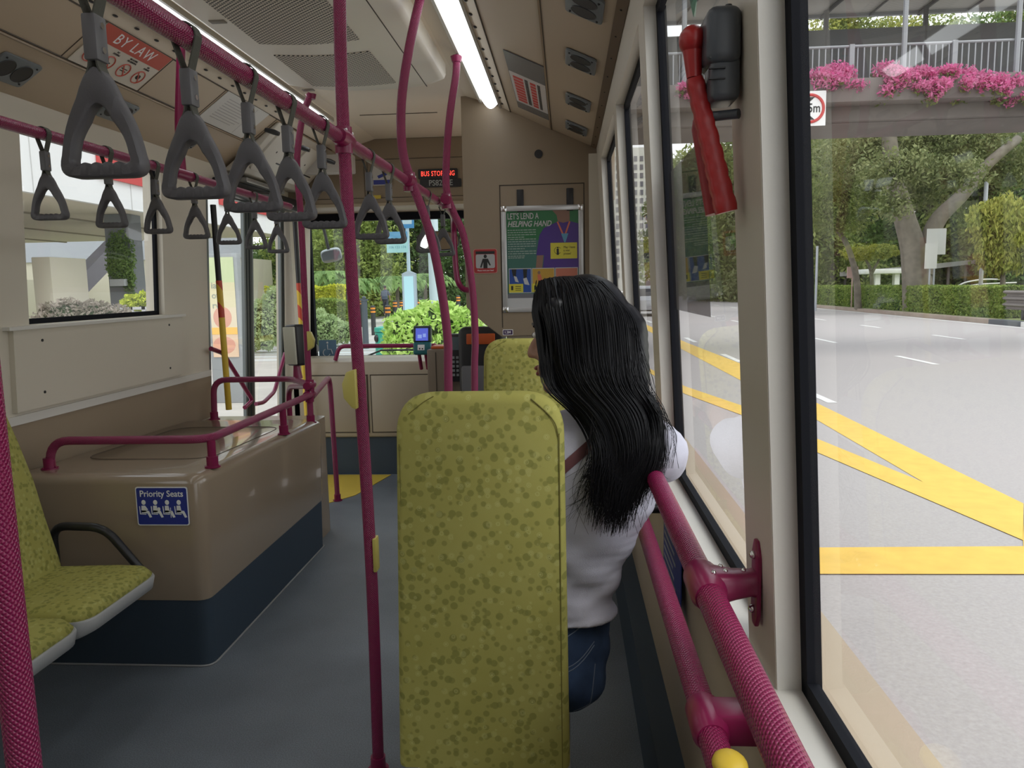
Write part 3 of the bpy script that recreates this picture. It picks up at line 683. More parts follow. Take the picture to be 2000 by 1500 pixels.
# left rail
LX, LZ = -1.547, 1.925
t = thing('overhead_rail', 'dark pink overhead rail with grab handles above the left side seats', 'handrail', (LX, 3.0, LZ))
q = MB().mat(pink); q.tube([(LX, y, LZ) for y in np.linspace(1.2, 3.1, 12)]+[(LX+.09*(y-3.1), y, LZ-.035*(y-3.1)) for y in np.linspace(3.2, 4.08, 8)], .0172, 16); q.build('tube', parent=t)
q = MB().mat(pinks); q.tube([(LX, 3.03, LZ), (LX, 3.17, LZ)], .023, 16); q.tube(spline([(LX, 3.1, LZ), (LX+.0, 3.1, 2.1), (LX+.02, 3.1, 2.3), (LX+.045, 3.1, 2.52)], 5), .017, 14); q.build('ceiling_hanger', parent=t)
pole('dark pink pole rising from the box to the ceiling by the front door', [(-1.415, 4.1, .72), (-1.412, 4.1, 1.357), (-1.409, 4.1, 1.82), (-1.416, 4.1, 2.087), (-1.396, 4.1, 2.245), (-1.364, 4.1, 2.374), (-1.32, 4.1, 2.47)], .718, joint=[(-1.415, 4.1, .878), (-1.41, 4.1, .93)])
pD = [o for o in COL.objects if o.name.startswith('grab_pole')][-1]
q = MB().mat(mat('ivory_pad')); q.prism([(-1.402, 1.12), (-1.375, 1.14), (-1.368, 1.18), (-1.385, 1.222), (-1.402, 1.228)], 4.07, 4.11, 'Y', bev=.003); q.build('bell_push', parent=pD)['label'] = 'yellow plastic bell push'
def rail(label, pts, r=.0172, rad=.07, name='hand_rail', feet=(), m=None):
    t = thing(name, label, 'handrail', pts[0]); q = MB().mat(m or pink); q.tube(path(pts, rad), r, 16); q.build('tube', parent=t)
    for f_ in feet: q = MB().mat(pinks); foot(q, *f_); q.build('foot_flange', parent=t)
    return t
tt = rail('low dark pink guard rail running round the top of the brown box', [(-2.06, 2.86, .762), (-2.045, 2.86, .876), (-1.40, 2.86, .878), (-1.405, 4.08, .878)], rad=[.075, .09], feet=[(-2.06, 2.86, .762)])
for y in (2.885, 3.66):
    q = MB().mat(pinks); q.tube([(-1.402, y, top(y)), (-1.402, y, .87)], .0165, 14); foot(q, -1.402, y, top(y), .030); q.build('post', parent=tt)
rail('dark pink rail carrying the card reader, behind the box', [(-2.083, 4.35, .70), (-2.073, 4.35, .935), (-1.60, 4.35, .937), (-1.42, 4.12, .93)], rad=[.08, .1], feet=[(-2.083, 4.35, .70)])
rail('dark pink rail bending down to the floor beside the front step', [(-1.41, 4.12, .86), (-1.60, 5.06, .865), (-1.59, 5.07, 0)], rad=.12, feet=[(-1.59, 5.07, 0)])
rail('short dark pink hooped rail at the front entrance', [(-1.72, 4.6, .0), (-1.72, 4.6, .86), (-1.50, 4.3, .9)], rad=.1, m=pinks)
# door leaf rails
for lab, pp in (('slanting pink grab bar on the nearer door leaf', [(412, 681), (436, 690), (493, 782), (478, 796)]), ('slanting pink grab bar on the farther door leaf', [(557, 690), (536, 765), (515, 786), (500, 789)])):
    rail(lab, [atX(p[0], p[1], -2.095) for p in pp], r=.014, rad=.04, m=pinks)
# right-hand pair of rails
t = thing('window_rail', 'thick pink textured rail under the right windows, upper of the pair', 'handrail', (.175, 1.5, 1.062))
q = MB().mat(pink); q.tube([(.175, y, 1.062) for y in np.linspace(.22, 2.7, 26)], .0178, 24); q.build('tube', parent=t)
q = MB().mat(pinks)
q.tube([(.175, .922, 1.062), (.175, .938, 1.062), (.175, .995, 1.062), (.175, 1.01, 1.062)], [.0195, .0235, .0235, .0195], 24)
rg_ = lambda x, w_, h_, zc: [(x, .967+w_*math.copysign(abs(math.cos(a))**.6, math.cos(a)), zc+h_*math.copysign(abs(math.sin(a))**.6, math.sin(a))) for a in [2*PI*k/20 for k in range(20)]]
q.loft([rg_(.175, .028, .0225, 1.062), rg_(.19, .027, .022, 1.062), rg_(.212, .020, .018, 1.063), rg_(.232, .0155, .0165, 1.065), rg_(.2385, .0165, .018, 1.065)])
q.prism([(.960, 1.008), (.974, 1.008), (.983, 1.026), (.983, 1.104), (.974, 1.122), (.960, 1.122), (.951, 1.104), (.951, 1.026)], .2375, .2435, 'X', bev=.002); q.build('wall_bracket', parent=t)
for c_, r_ in (((.236, .967, 1.030), .0055), ((.236, .967, 1.102), .0055), ((.183, .950, 1.0845), .0034), ((.200, .962, 1.082), .0034), ((.197, .978, 1.0825), .0034), ((.224, .967, 1.081), .0034)):
    q = MB().mat(chrome); q.ell(c_, r_, 10, 6); q.build('screw', parent=t)
t = thing('window_rail', 'pink textured rail under the right windows, lower of the pair', 'handrail', (.176, 1.4, .886))
q = MB().mat(pink); q.tube([(.176, y, .886) for y in np.linspace(.22, 2.5, 24)], .0178, 24); q.build('tube', parent=t)
q = MB().mat(pinks); q.tube([(.176, .905, .886), (.176, .915, .886), (.176, .975, .886), (.176, .985, .886)], [.0195, .0235, .0235, .0195], 20)
q.box(.176, .252, .918, .972, .866, .908, bev=.007); q.build('wall_bracket', parent=t)
q = MB().mat(yellow); q.ell((.178, .815, .912), (.020, .026, .012), 16, 8); q.build('bell_push', parent=t)['label'] = 'yellow bell push button'
q = MB().mat(dark); q.tube([(.176, 1.9, .886), (.25, 1.9, .886)], .012, 10); q.build('stand_off', parent=t)
# blue notice on the wall behind the rails
Mn = frame((.2485, 1.80, .79), (0, -1, 0), (0, 0, 1))
q = MB().mat(bluep); q.prism(rr(-.15, .15, -.09, .09, .01), 0, .002, 'Z', T=Mn); o = q.build('wall_notice'); recenter(o, (.2475, 1.8, .79)); tag(o, 'dark blue notice on the wall behind the pink window rails', 'sign')
q = MB().mat(greyp)
for k in range(7): q.box(-.13, .03+.02*(k % 3), .045-.02*k, .052-.02*k, .0022, .003, T=Mn)
q.build('print', parent=o)

# ------------------------------------------------------------------ hanging grab handles
def handle_proto():
    t = thing('hanging_strap', 'x', 'grab handle', (0, 0, 0))
    q = MB().mat(grey_h)
    def tri(top, bot, hw, rt, rb, bumps=0):
        V = [Vector((0, 0, top)), Vector((-hw, 0, bot)), Vector((hw, 0, bot))]; out = []
        out += arc(V[2], V[0], V[1], rt, 10)
        # left leg bulges outward a little
        a = out[-1]; b_ = V[1]+(V[0]-V[1]).normalized()*rb
        out += [a.lerp(b_, k/6)+Vector((-.004*math.sin(PI*k/6), 0, 0)) for k in range(1, 6)]
        out += arc(V[0], V[1], V[2], rb, 8)
        a = out[-1]; b_ = V[2]+(V[1]-V[2]).normalized()*rb; N = 24
        out += [a.lerp(b_, k/N)+Vector((0, 0, bumps*abs(math.sin(PI*4*k/N)))) for k in range(1, N)]
        out += arc(V[1], V[2], V[0], rb, 8)
        a = out[-1]; b_ = V[0]+(V[2]-V[0]).normalized()*rt
        out += [a.lerp(b_, k/6)+Vector((.004*math.sin(PI*k/6), 0, 0)) for k in range(1, 6)]
        return out
    zt, zb = -.118, -.252
    O = tri(zt+.040, zb, .0625, .078, .030); I = tri(zt-.020, zb+.0165, .0425, .046, .013, -.004 if False else .0028)
    rings = []
    for o_, i_ in zip(O, I):
        c = (o_+i_)/2; d = (i_-o_); h = .0125; e_ = .16
        rings.append([o_+Vector((0, -h*.72, 0)), o_+d*e_+Vector((0, -h, 0)), i_-d*e_+Vector((0, -h, 0)), i_+Vector((0, -h*.72, 0)), i_+Vector((0, h*.72, 0)), i_-d*e_+Vector((0, h, 0)), o_+d*e_+Vector((0, h, 0)), o_+Vector((0, h*.72, 0))])
    rings.append(rings[0]); q.loft(rings, closed_ends=False)
    q.build('triangle_grip', parent=t, angle=50)
    w_ = Vector((.5, .86, 0)); q = MB().mat(web); lp = []
    for k in range(13):
        a = -PI*.12+PI*1.24*k/12; lp.append((.0205*math.cos(a), 0, .0205*math.sin(a)))
    pts = [(.013, 0, -.132), (.006, 0, -.114), (.0035, 0, -.10), (.004, 0, -.055)]+lp+[(-.004, 0, -.055), (-.0035, 0, -.10), (-.006, 0, -.114), (-.013, 0, -.132)]
    q.ribbon(pts, (0, 1, 0), .021, .0022)
    q.build('strap', parent=t, smooth=False)
    q = MB().mat(mat('clamp_grey', (.12, .118, .124), .45)); q.box(-.0095, .0095, -.0135, .0135, -.107, -.050, bev=.003); bk = q.build('strap_clamp', parent=t)
    for z in (-.063, -.093):
        q = MB().mat(chrome); q.disc((.0105, 0, z), .0042, (1, 0, 0), .002, 12); q.build('rivet', parent=bk)
    return t
hp = handle_proto(); learn(hp); first = True
rowA = [(202, 270), (380, 315), (492, 348), (568, 377), (633, 400), (724, 425), (762, 437), (836, 456), (866, 463)]
rowB = [(97, 405), (218, 425), (309, 440), (384, 452), (447, 462), (500, 470), (543, 477)]
labA = ['largest grey triangular grab handle, hanging nearest on the aisle rail', 'second grey grab handle from the camera on the aisle rail', 'third grey grab handle from the camera on the aisle rail', 'fourth grey grab handle from the camera on the aisle rail', 'grey grab handle just before the nearest pink pole on the aisle rail', 'first grey grab handle beyond the nearest pink pole', 'second grey grab handle beyond the nearest pink pole', 'grey grab handle just past the bowed pink pole', 'farthest grey grab handle on the aisle rail, before the driver partition']
labB = ['leftmost grab handle of the left rail, against the window', 'second grab handle from the left on the left rail', 'third grab handle of the left rail, at the window edge', 'grab handle on the left rail in front of the cream wall', 'grab handle on the left rail in front of the black door post', 'last but one grab handle on the left rail, before the door glass', 'farthest grab handle on the left rail, by the front door']
for row, X_, Z_, labs, g in ((rowA, RX, RZ, labA, 'grab handles on the aisle rail'), (rowB, LX, LZ, labB, 'grab handles on the left rail')):
    for i, ((px, py), lab) in enumerate(zip(row, labs)):
        Y_ = atX(px, py, X_).y; xx, zz = X_, Z_
        if X_ == LX and Y_ > 3.1: xx += .09*(Y_-3.1); zz -= .035*(Y_-3.1); Y_ *= xx/X_
        o = hp if first else copy_tree(hp); first = False
        o.location = (xx, Y_, zz); o.rotation_euler = (0, 0, random.uniform(-.06, .16)); o['label'] = lab; o['group'] = g

# ------------------------------------------------------------------ seats
def seat(label, x0, x1, y, z0, z1, loc):
    t = thing('seat', label, 'seat', loc); W_ = x1-x0
    q = MB().mat(fabY); rings = []
    def outline(sx_, dz, yy):
        cx = (x0+x1)/2; hw = W_/2*sx_; out = []
        for p in arc((cx-hw, yy, z0), (cx-hw, yy, z1-dz), (cx, yy, z1-dz), .085, 9): out.append(p)
        for p in arc((cx, yy, z1-dz), (cx+hw, yy, z1-dz), (cx+hw, yy, z0), .085, 9): out.append(p)
        out.append(Vector((cx+hw+.004, yy, z0))); out.append(Vector((cx-hw-.02, yy, z0))); return out
    rings = [outline(.90, .022, y+.0), outline(.955, .008, y+.006), outline(.99, .001, y+.018), outline(1, 0, y+.032), outline(.99, .003, y+.052), outline(.93, .02, y+.066)]
    q.loft(rings); q.build('backrest', parent=t, angle=70)
    q = MB().mat(mat('seam_dark', (.17, .15, .03), .8)); cx = (x0+x1)/2; hw = W_/2
    q.tube(spline([(cx+hw*.93, y+.0015, z0), (cx+hw*.94, y+.0015, z1-.15), (cx+hw*.93, y+.001, z1-.085), (cx+hw*.86, y, z1-.05), (cx+hw*.62, y+.003, z1-.012)], 6), .0014, 6)
    q.tube(spline([(cx-hw*.82, y+.0, z1-.04), (cx-hw*.65, y+.003, z1-.018), (cx-hw*.52, y+.006, z1-.006)], 4), .0009, 6)
    q.tube([(cx-hw*.95, y+.004, z0), (cx-hw*.95, y+.004, z1-.1)], .0009, 6); q.build('seam', parent=t)
    q = MB().mat(fab); q.box(x0+.0, x1+.0, y+.08, y+.50, z0-.085, z0-.01, bev=.03, seg=4); q.build('cushion', parent=t)
    q = MB().mat(grey_shell); q.box(x0-.005, x1+.005, y+.06, y+.50, z0-.11, z0-.075, bev=.012); q.build('seat_pan', parent=t)
    q = MB().mat(dark); q.box(cx-.05, cx+.05, y+.15, y+.35, 0.0, z0-.10, bev=.01); q.build('pedestal', parent=t); return t
seat('olive patterned seat back, largest, filling the middle foreground', -.337, -.006, 1.45, .47, 1.247, (-.17, 1.6, 0))
seat('olive patterned seat farther ahead, half hidden by the passenger', -.318, .06, 2.9, .47, 1.25, (-.13, 3.1, 0))
def sideseat(label, y0, y1, loc):
    t = thing('seat', label, 'seat', loc)
    def cush(xf, z, ins):
        y0_, y1_ = y0+.012+ins, y1-.012-ins; o = rr(-1.98+ins, xf-ins, y0_, y1_, .07, 6); return [(p[0], p[1], z+.012*max(0, (p[0]+1.9)/.4)) for p in o]
    q = MB().mat(fab); q.loft([cush(-1.475, .432, .0), cush(-1.47, .452, -.004), cush(-1.477, .474, .006), cush(-1.50, .486, .03), cush(-1.54, .488, .07)]); q.build('cushion', parent=t, angle=70)
    q = MB().mat(grey_shell); q.loft([[(p[0], p[1], z+.012*max(0, (p[0]+1.9)/.4)) for p in rr(-2.0, xf, y0+.004, y1-.004, .07, 6)] for z, xf in ((.385, -1.50), (.40, -1.47), (.44, -1.46), (.446, -1.464))]); q.build('seat_shell', parent=t, angle=50)
    q = MB().mat(fabX)
    def bk(k, ins):
        c = []
        for (z, x) in ((.44, -1.80), (.52, -1.815), (.66, -1.85), (.80, -1.88), (.93, -1.92), (1.03, -1.955), (1.10, -1.99)):
            c.append((x-.02*k, z))
        return c
    rings = []
    for (y, e_) in ((y0+.01, .03), (y0+.03, .008), (y0+.07, 0), ((y0+y1)/2, -.006), (y1-.07, 0), (y1-.03, .008), (y1-.01, .03)):
        f_ = [(x-e_, y, z-(.03 if z > 1.05 and e_ > .01 else 0)) for x, z in [(a, b_) for a, b_ in bk(0, 0)]]; bk_ = [(x-.07, y, z) for x, z in bk(0, 0)][::-1]; rings.append(f_+bk_)
    q.loft(rings); q.build('backrest', parent=t, angle=70)
    q = MB().mat(dark); q.tube([(-2.0, (y0+y1)/2, .30), (-1.6, (y0+y1)/2, .37)], .02, 10); q.build('cantilever_bracket', parent=t); return t
s1 = sideseat('olive side-facing priority seat next to the brown box', 2.12, 2.56, (-1.75, 2.34, .3))
sideseat('olive side-facing priority seat partly hidden by the left pole', 1.68, 2.12, (-1.75, 1.9, .3))
q = MB().mat(mat('armrest_black', (.02, .02, .022), .3)); q.tube(path([(-1.90, 2.62, .42), (-1.90, 2.62, .605), (-1.70, 2.62, .60), (-1.575, 2.62, .44)], [.06, .06], 8), .0155, 14); q.build('armrest', parent=s1)['label'] = 'black tubular armrest'

# ------------------------------------------------------------------ emergency hammer on the near post
t = thing('emergency_hammer', 'red emergency hammer in a grey holder on the window post', 'hammer', (.20, .98, 1.72))
red = mat('hammer_red', (.42, .018, .02), .35, spec=.6, bump=.3, bs=60)
hold = mat('holder_grey', (.075, .085, .10), .35)
HPt = lambda px, py, X: atX(px, py, X)
q = MB().mat(hold)
# holder: rounded block on the post face
c0 = WR(1.74)
q.box(c0-.042, c0-.001, .958, 1.028, 1.706, 1.772, bev=.012, seg=4); q.box(c0-.036, c0-.001, .965, 1.02, 1.665, 1.72, bev=.008, seg=3)
q.mat(dark)
for z in (1.712, 1.700, 1.688): q.box(c0-.039, c0-.02, .962, .967, z, z+.0016)
q.mat(hold); q.tube([(c0-.012, .99, 1.77), (c0-.012, .99, 1.780)], .004, 10); q.tube([(c0-.035, 1.0, 1.652), (c0-.001, .975, 1.650)], .006, 10); q.build('holder', parent=t)
q = MB().mat(chrome); q.tube([(c0-.04, .998, 1.653), (c0-.026, .995, 1.653)], .0052, 10); q.build('steel_tip', parent=t)
q = MB().mat(red)
a0 = Vector((c0-.052, 1.005, 1.745)); a1 = Vector((c0-.050, 1.003, 1.70)); a2 = Vector((c0-.028, .992, 1.60)); a3 = Vector((c0-.012, .985, 1.535))
q.ell(a0, (.017, .019, .018), 16, 12); q.tube([a0, a1], [.014, .009], 14)
dirn = (a3-a1).normalized(); side = Vector((0, 1, 0)); nrm = dirn.cross(side).normalized(); rings = []
for k in range(25):
    f_ = k/24; c = a1.lerp(a3, f_); w_ = .0085+.0045*f_+(.0009 if k % 3 else -.0004); h_ = .010+.003*f_+(.0008 if k % 3 else -.0004)
    rings.append([c+nrm*h_*math.copysign(abs(math.cos(a))**.5, math.cos(a))+side*w_*math.copysign(abs(math.sin(a))**.5, math.sin(a)) for a in [2*PI*j/16 for j in range(16)]])
q.loft(rings); q.build('hammer', parent=t, angle=60)
q = MB().mat(mat('hammer_red_dark', (.3, .012, .016), .4)); b0 = Vector((c0-.042, 1.022, 1.655)); b1 = Vector((c0-.022, 1.012, 1.535)); q.tube([b0, b0.lerp(b1, .1), b1], [.006, .010, .011], 12); q.build('cutter_blade', parent=t)

# ------------------------------------------------------------------ air nozzles
def nozzle(label, x, y, A, B, g, s=1):
    d = (B-A).normalized(); n = Vector((-d.z, 0, d.x)); n = -n if n.z > 0 else n
    c = Vector((x, y, A.z+(B.z-A.z)*(x-A.x)/(B.x-A.x))); M = frame(c+n*.002, d, (0, 1, 0))
    sg = 1 if (M.to_3x3() @ Vector((0, 0, 1))).dot(n) > 0 else -1
    t = thing('air_nozzle', label, 'air vent', c, g)
    q = MB().mat(mat('nozzle_grey', (.17, .19, .20), .4)); q.prism(rr(-.062, .062, -.098, .098, .018), 0, sg*.009, 'Z', T=M, bev=.002)
    q.mat(dark)
    for yy in (-.085, .085): q.ell((.045, yy*.9, sg*.010), .004, 8, 5, T=M); q.ell((-.045, yy*.9, sg*.010), .004, 8, 5, T=M)
    q.build('frame', parent=t)
    for yy in (-.043, .043):
        q = MB().mat(dark); q.tube([(0, yy, sg*.004), (0, yy, sg*.011)], .040, 24, T=M); q.mat(mat('nozzle_ring', (.02, .022, .025), .35)); q.tube([(.041*math.cos(a), yy+.039*math.sin(a), sg*.010) for a in [2*PI*k/24 for k in range(24)]], .002, 6, closed=True, T=M)
        q.build('nozzle', parent=t)
    return t
for y, l_ in ((1.85, 'air nozzle pair on the right ceiling slope, nearest the camera'), (2.44, 'air nozzle pair at the top edge of the view on the right slope'), (3.03, 'air nozzle pair beside the ceiling notice on the right slope'), (3.68, 'smaller-looking air nozzle pair between two others on the right slope'), (4.27, 'air nozzle pair closest to the driver partition')): 
    if y > 2.3: nozzle(l_, .068, y, P0, P1, 'air nozzles on the right ceiling slope')
for y, l_ in ((2.76, 'air nozzle pair above the left rail, nearest the camera'), (3.42, 'air nozzle pair seen through the nearest grab handle'), (4.08, 'air nozzle pair on the left slope near the front door')): nozzle(l_, -1.985, y, L0, L1, 'air nozzles on the left ceiling slope')
# ------------------------------------------------------------------ notices, screens, poster, front equipment
def slope_frame(A, B, x, y, flip=1):
    d = (B-A).normalized(); c = Vector((x, y, A.z+(B.z-A.z)*(x-A.x)/(B.x-A.x))); n = Vector((-d.z, 0, d.x)); n = -n if n.z > 0 else n
    return c+n*.004, d, n
# BY LAW notice: long side along Y on the upper left slope, top edge towards the middle of the bus
c, d, n_ = slope_frame(L1, L2, -1.787, 3.15); up = d if d.x > 0 else -d
M = frame(c, (0, 1, 0), up)
if (M.to_3x3() @ Vector((0, 0, 1))).dot(n_) < 0: M = frame(c, (0, -1, 0), up)
o = MB().mat(mat('notice_cream', (.66, .61, .52), .45)); o.box(-.235, .235, -.105, .107, -.002, .001, T=M); o = o.build('bylaw_notice'); recenter(o, c); tag(o, 'BY LAW notice with red band and four prohibition circles on the ceiling slope', 'notice')
q = MB().mat(mat('notice_red', (.52, .09, .06), .45)); q.box(-.235, .235, .028, .107, .001, .0018, T=M); q.build('red_band', parent=o)
q = MB().mat(whitep); q.text('BY LAW', .072, M @ Matrix.Translation((0, .066, .0022)), sx=.95, spacing=1.15); q.build('lettering', parent=o)
q = MB(); 
for i, w_ in enumerate(('PAY THE CORRECT FARE', 'NO SMOKING', 'NO EATING OR DRINKING', 'NO DURIANS')):
    x = -.165+.11*i; q.mat(blackp)
    lines = w_.split(' '); lines = [' '.join(lines[:2]), ' '.join(lines[2:])] if len(lines) > 2 else lines
    for j, ln in enumerate(lines): q.text(ln, .0125, M @ Matrix.Translation((x, .016-.012*j, .0018)), sx=.8)
    q.mat(mat('notice_red')); q.tube([(x+.034*math.cos(a), -.045+.034*math.sin(a), .0015) for a in [2*PI*k/24 for k in range(24)]], .003, 5, closed=True, T=M)
    q.mat(blackp)
    if i == 0: q.box(x-.018, x+.012, -.055, -.03, .0012, .002, T=M)
    if i == 1: q.box(x-.022, x+.014, -.048, -.042, .0012, .002, T=M)
    if i == 2: q.box(x-.02, x+.02, -.052, -.048, .0012, .002, T=M); q.box(x-.02, x+.02, -.040, -.036, .0012, .002, T=M)
    if i == 3: q.ell((x, -.045, .0012), (.016, .013, .001), 12, 6, T=M)
    q.mat(mat('notice_red')); a = .7; q.prism([(x-.026, -.022), (x-.022, -.018), (x+.026, -.068), (x+.022, -.072)], .002, .0028, 'Z', T=M)
q.build('prohibition_symbols', parent=o)
# second (grey) notice on the left slope
c, d, n_ = slope_frame(L1, L2, -1.787, 4.22); up = d if d.x > 0 else -d; M = frame(c, (0, 1, 0), up)
if (M.to_3x3() @ Vector((0, 0, 1))).dot(n_) < 0: M = frame(c, (0, -1, 0), up)
o = MB().mat(mat('notice_pale', (.60, .58, .54), .4)); o.box(-.27, .27, -.108, .108, -.002, .001, T=M); o = o.build('ceiling_notice'); recenter(o, c); tag(o, 'pale notice of fine print on the left ceiling slope', 'notice')
q = MB().mat(mat('fine_print', (.40, .38, .37), .6))
for k in range(9): q.box(-.2, .1-.03*(k % 3), .07-.017*k, .074-.017*k, .001, .0016, T=M)
q.box(.125, .127, -.1, .1, .001, .0016, T=M); q.build('print', parent=o)
# door header cover with two lids
def header_cover():
    t = thing('door_header_cover', 'pale cover with two hinged lids above the front door', 'cover', (-1.8, 5.1, 2.3))
    q = MB().mat(mat('header_pale', (.55, .52, .45), .3)); q.prism([(-2.07, 2.175), (-1.97, 2.17), (-1.69, 2.445), (-1.71, 2.452), (-1.88, 2.325)], 4.64, 5.77, 'Y', bev=.01); q.build('body', parent=t)
    A = Vector((-1.97, 0, 2.17)); B = Vector((-1.69, 0, 2.445)); d = (B-A).normalized(); n = Vector((d.z, 0, -d.x))
    for y0, y1 in ((4.72, 5.18), (5.25, 5.70)):
        c = (A+B)/2+n*.004; c.y = (y0+y1)/2; M = frame(c, (0, 1, 0), d); h = (y1-y0)/2
        q = MB().mat(mat('lid_pale', (.60, .57, .50), .3)); q.prism(rr(-h, h, -.15, .15, .03), -.008, .008, 'Z', T=M, bev=.003)
        q.mat(dark); q.ell((-.08, .02, .0), (.008, .012, .012), 10, 6, T=M); q.box(.03, .17, -.055, -.045, -.011, .011, T=M, bev=.002); q.build('lid', parent=t)
    return t
header_cover()
# door mechanism: dark box and rods under the header
t = thing('door_mechanism', 'dark door mechanism with a swing arm above the front door', 'mechanism', (-1.95, 5.0, 2.08))
q = MB().mat(dark); q.box(-2.07, -2.0, 4.5, 5.75, 2.03, 2.12, bev=.008); q.tube([(-2.0, 4.7, 2.05), (-1.9, 5.0, 2.07), (-2.02, 5.1, 2.05)], .012, 8); q.tube([(-1.97, 5.3, 2.06), (-1.97, 5.3, 2.16)], .012, 8); q.build('housing', parent=t)
q = MB().mat(mat('mech_grey', (.35, .35, .34), .35, metal=.6)); q.box(-2.06, -1.96, 4.75, 5.4, 2.12, 2.15, bev=.006); q.tube([(-1.98, 4.6, 2.06), (-1.98, 5.6, 2.06)], .008, 8); q.build('rod', parent=t)
# small devices on the left slope (camera domes)
for i, (px, py, Yd) in enumerate(((535, 258, 4.45), (595, 290, 4.75), (645, 315, 5.1))):
    p = at(px, py, Yd); q = MB().mat(dark); q.tube([p+Vector((-.05, 0, .015)), p, p+Vector((.03, .0, -.012))], [.012, .016, .012], 12); o = q.build('door_sensor'); recenter(o, p)
    tag(o, ['black door sensor nearest the camera on the left slope', 'middle black door sensor on the left slope', 'farthest black door sensor on the left slope'][i], 'sensor', 'black door sensors')
# right slope notice
c, d, n_ = slope_frame(P1, P2, -.163, 3.85); up = Vector((-1, 0, 0)) if False else (P2-P1).normalized()
M = frame(c, (0, -1, 0), up)
if (M.to_3x3() @ Vector((0, 0, 1))).dot(n_) < 0: M = frame(c, (0, 1, 0), up)
o = MB().mat(mat('slate_print', (.12, .13, .14), .25)); o.box(-.52, .52, -.093, .093, -.002, .001, T=M); o = o.build('ceiling_notice'); recenter(o, c); tag(o, 'notice with red and black lines in a dark glossy holder on the right slope', 'notice')
q = MB().mat(mat('paper', (.62, .58, .56), .5)); q.box(-.36, .22, -.09, .09, .001, .002, T=M); q.build('paper', parent=o)
q = MB(); 
for j, (v, hgt, mm) in enumerate(((.05, .05, redp), (.008, .016, blackp), (-.025, .028, redp), (-.055, .014, blackp))):
    q.mat(mm)
    for k in range(9 if hgt > .02 else 20):
        w_ = .5/(9 if hgt > .02 else 20); q.box(-.32+k*w_, -.32+(k+.72)*w_, v-hgt/2, v+hgt/2, .002, .0028, T=M)
q.build('print', parent=o)
# LED display + number plate
t = thing('led_display', 'black display with red BUS STOPPING letters over the windscreen', 'display', (-.935, 5.79, 2.27))
Mx = frame((-.935, 5.785, 2.283), (1, 0, 0), (0, 0, 1))
q = MB().mat(dark); q.prism(rr(-.148, .148, -.036, .036, .01), -.006, .004, 'Z', T=Mx); q.build('housing', parent=t)
q = MB().mat(mat('led_red', (.6, .02, .01), .5, emit=(1, .06, .04), es=2.2)); q.text('BUS STOPPING', .050, Mx @ Matrix.Translation((0, 0, .005)), sx=.70, bold=.0002, spacing=1.1); q.build('lettering', parent=t)
q = MB().mat(dark); Mp = frame((-.915, 5.783, 2.215), (1, 0, 0), (0, 0, 1)); q.prism(rr(-.155, .155, -.03, .03, .01), -.004, .004, 'Z', T=Mp)
o = q.build('number_plate'); recenter(o, (-.915, 5.783, 2.215)); tag(o, 'black plate with grey PS8213E characters under the red display', 'plate')
q = MB().mat(greyp); q.text('PS8213E', .058, Mp @ Matrix.Translation((0, 0, .005)), sx=.9, bold=.0006); q.build('lettering', parent=o)
# camera sign
Ms = frame((-1.355, 5.782, 2.285), (1, 0, 0), (0, 0, 1)); q = MB().mat(mat('sign_white', (.55, .53, .5), .4)); q.prism(rr(-.073, .073, -.075, .075, .012), -.003, .002, 'Z', T=Ms); o = q.build('camera_sign'); recenter(o, (-1.355, 5.782, 2.285)); tag(o, 'white sign with blue surveillance camera symbol above the windscreen', 'sign')
q = MB().mat(bluep); q.box(-.065, .065, -.068, -.035, .002, .003, T=Ms); q.prism([(-.035, -.005), (.03, .02), (.04, 0), (-.025, -.025)], .002, .003, 'Z', T=Ms); q.box(.01, .016, 0, .05, .002, .003, T=Ms); q.build('camera_symbol', parent=o)
q = MB().mat(mat('yellow_tag', (.6, .45, .05), .5)); q.box(-1.43, -1.37, 5.782, 5.79, 2.115, 2.14); o = q.build('warning_tag'); recenter(o, (-1.40, 5.785, 2.127)); tag(o, 'tiny yellow tag under the camera sign', 'tag')
# white notice box with red end at the left of the header
q = MB().mat(mat('sign_white')); q.box(-1.92, -1.50, 5.5, 5.6, 2.27, 2.40, bev=.01, T=Matrix.Identity(4)); o = q.build('wall_speaker'); recenter(o, (-1.71, 5.55, 2.33)); tag(o, 'pale angular box at the left of the front header', 'box')
# round convex mirror inside
def mirror(label, c, rx, rz, ry=0, yaw=0, name='interior_mirror', col=None):
    t = thing(name, label, 'mirror', c); q = MB().mat(dark); M = Matrix.Translation(c) @ Euler((math.radians(-8), 0, yaw)).to_matrix().to_4x4()
    n = 32; pr = [(rx*math.copysign(abs(math.cos(2*PI*k/n))**.7, math.cos(2*PI*k/n)), rz*math.copysign(abs(math.sin(2*PI*k/n))**.7, math.sin(2*PI*k/n))) for k in range(n)]
    q.prism(pr, 0, .03, 'Y', T=M, bev=.004); q.build('housing', parent=t)
    q = MB().mat(col or mat('mirror_glass', (.8, .8, .8), .03, metal=1)); q.prism([(a*.93, b_*.9) for a, b_ in pr], -.003, 0, 'Y', T=M); q.build('mirror_glass', parent=t); return t
mirror('oval interior mirror over the dashboard, behind the pink poles', at(856, 470, 5.9), .165, .075, yaw=.25)
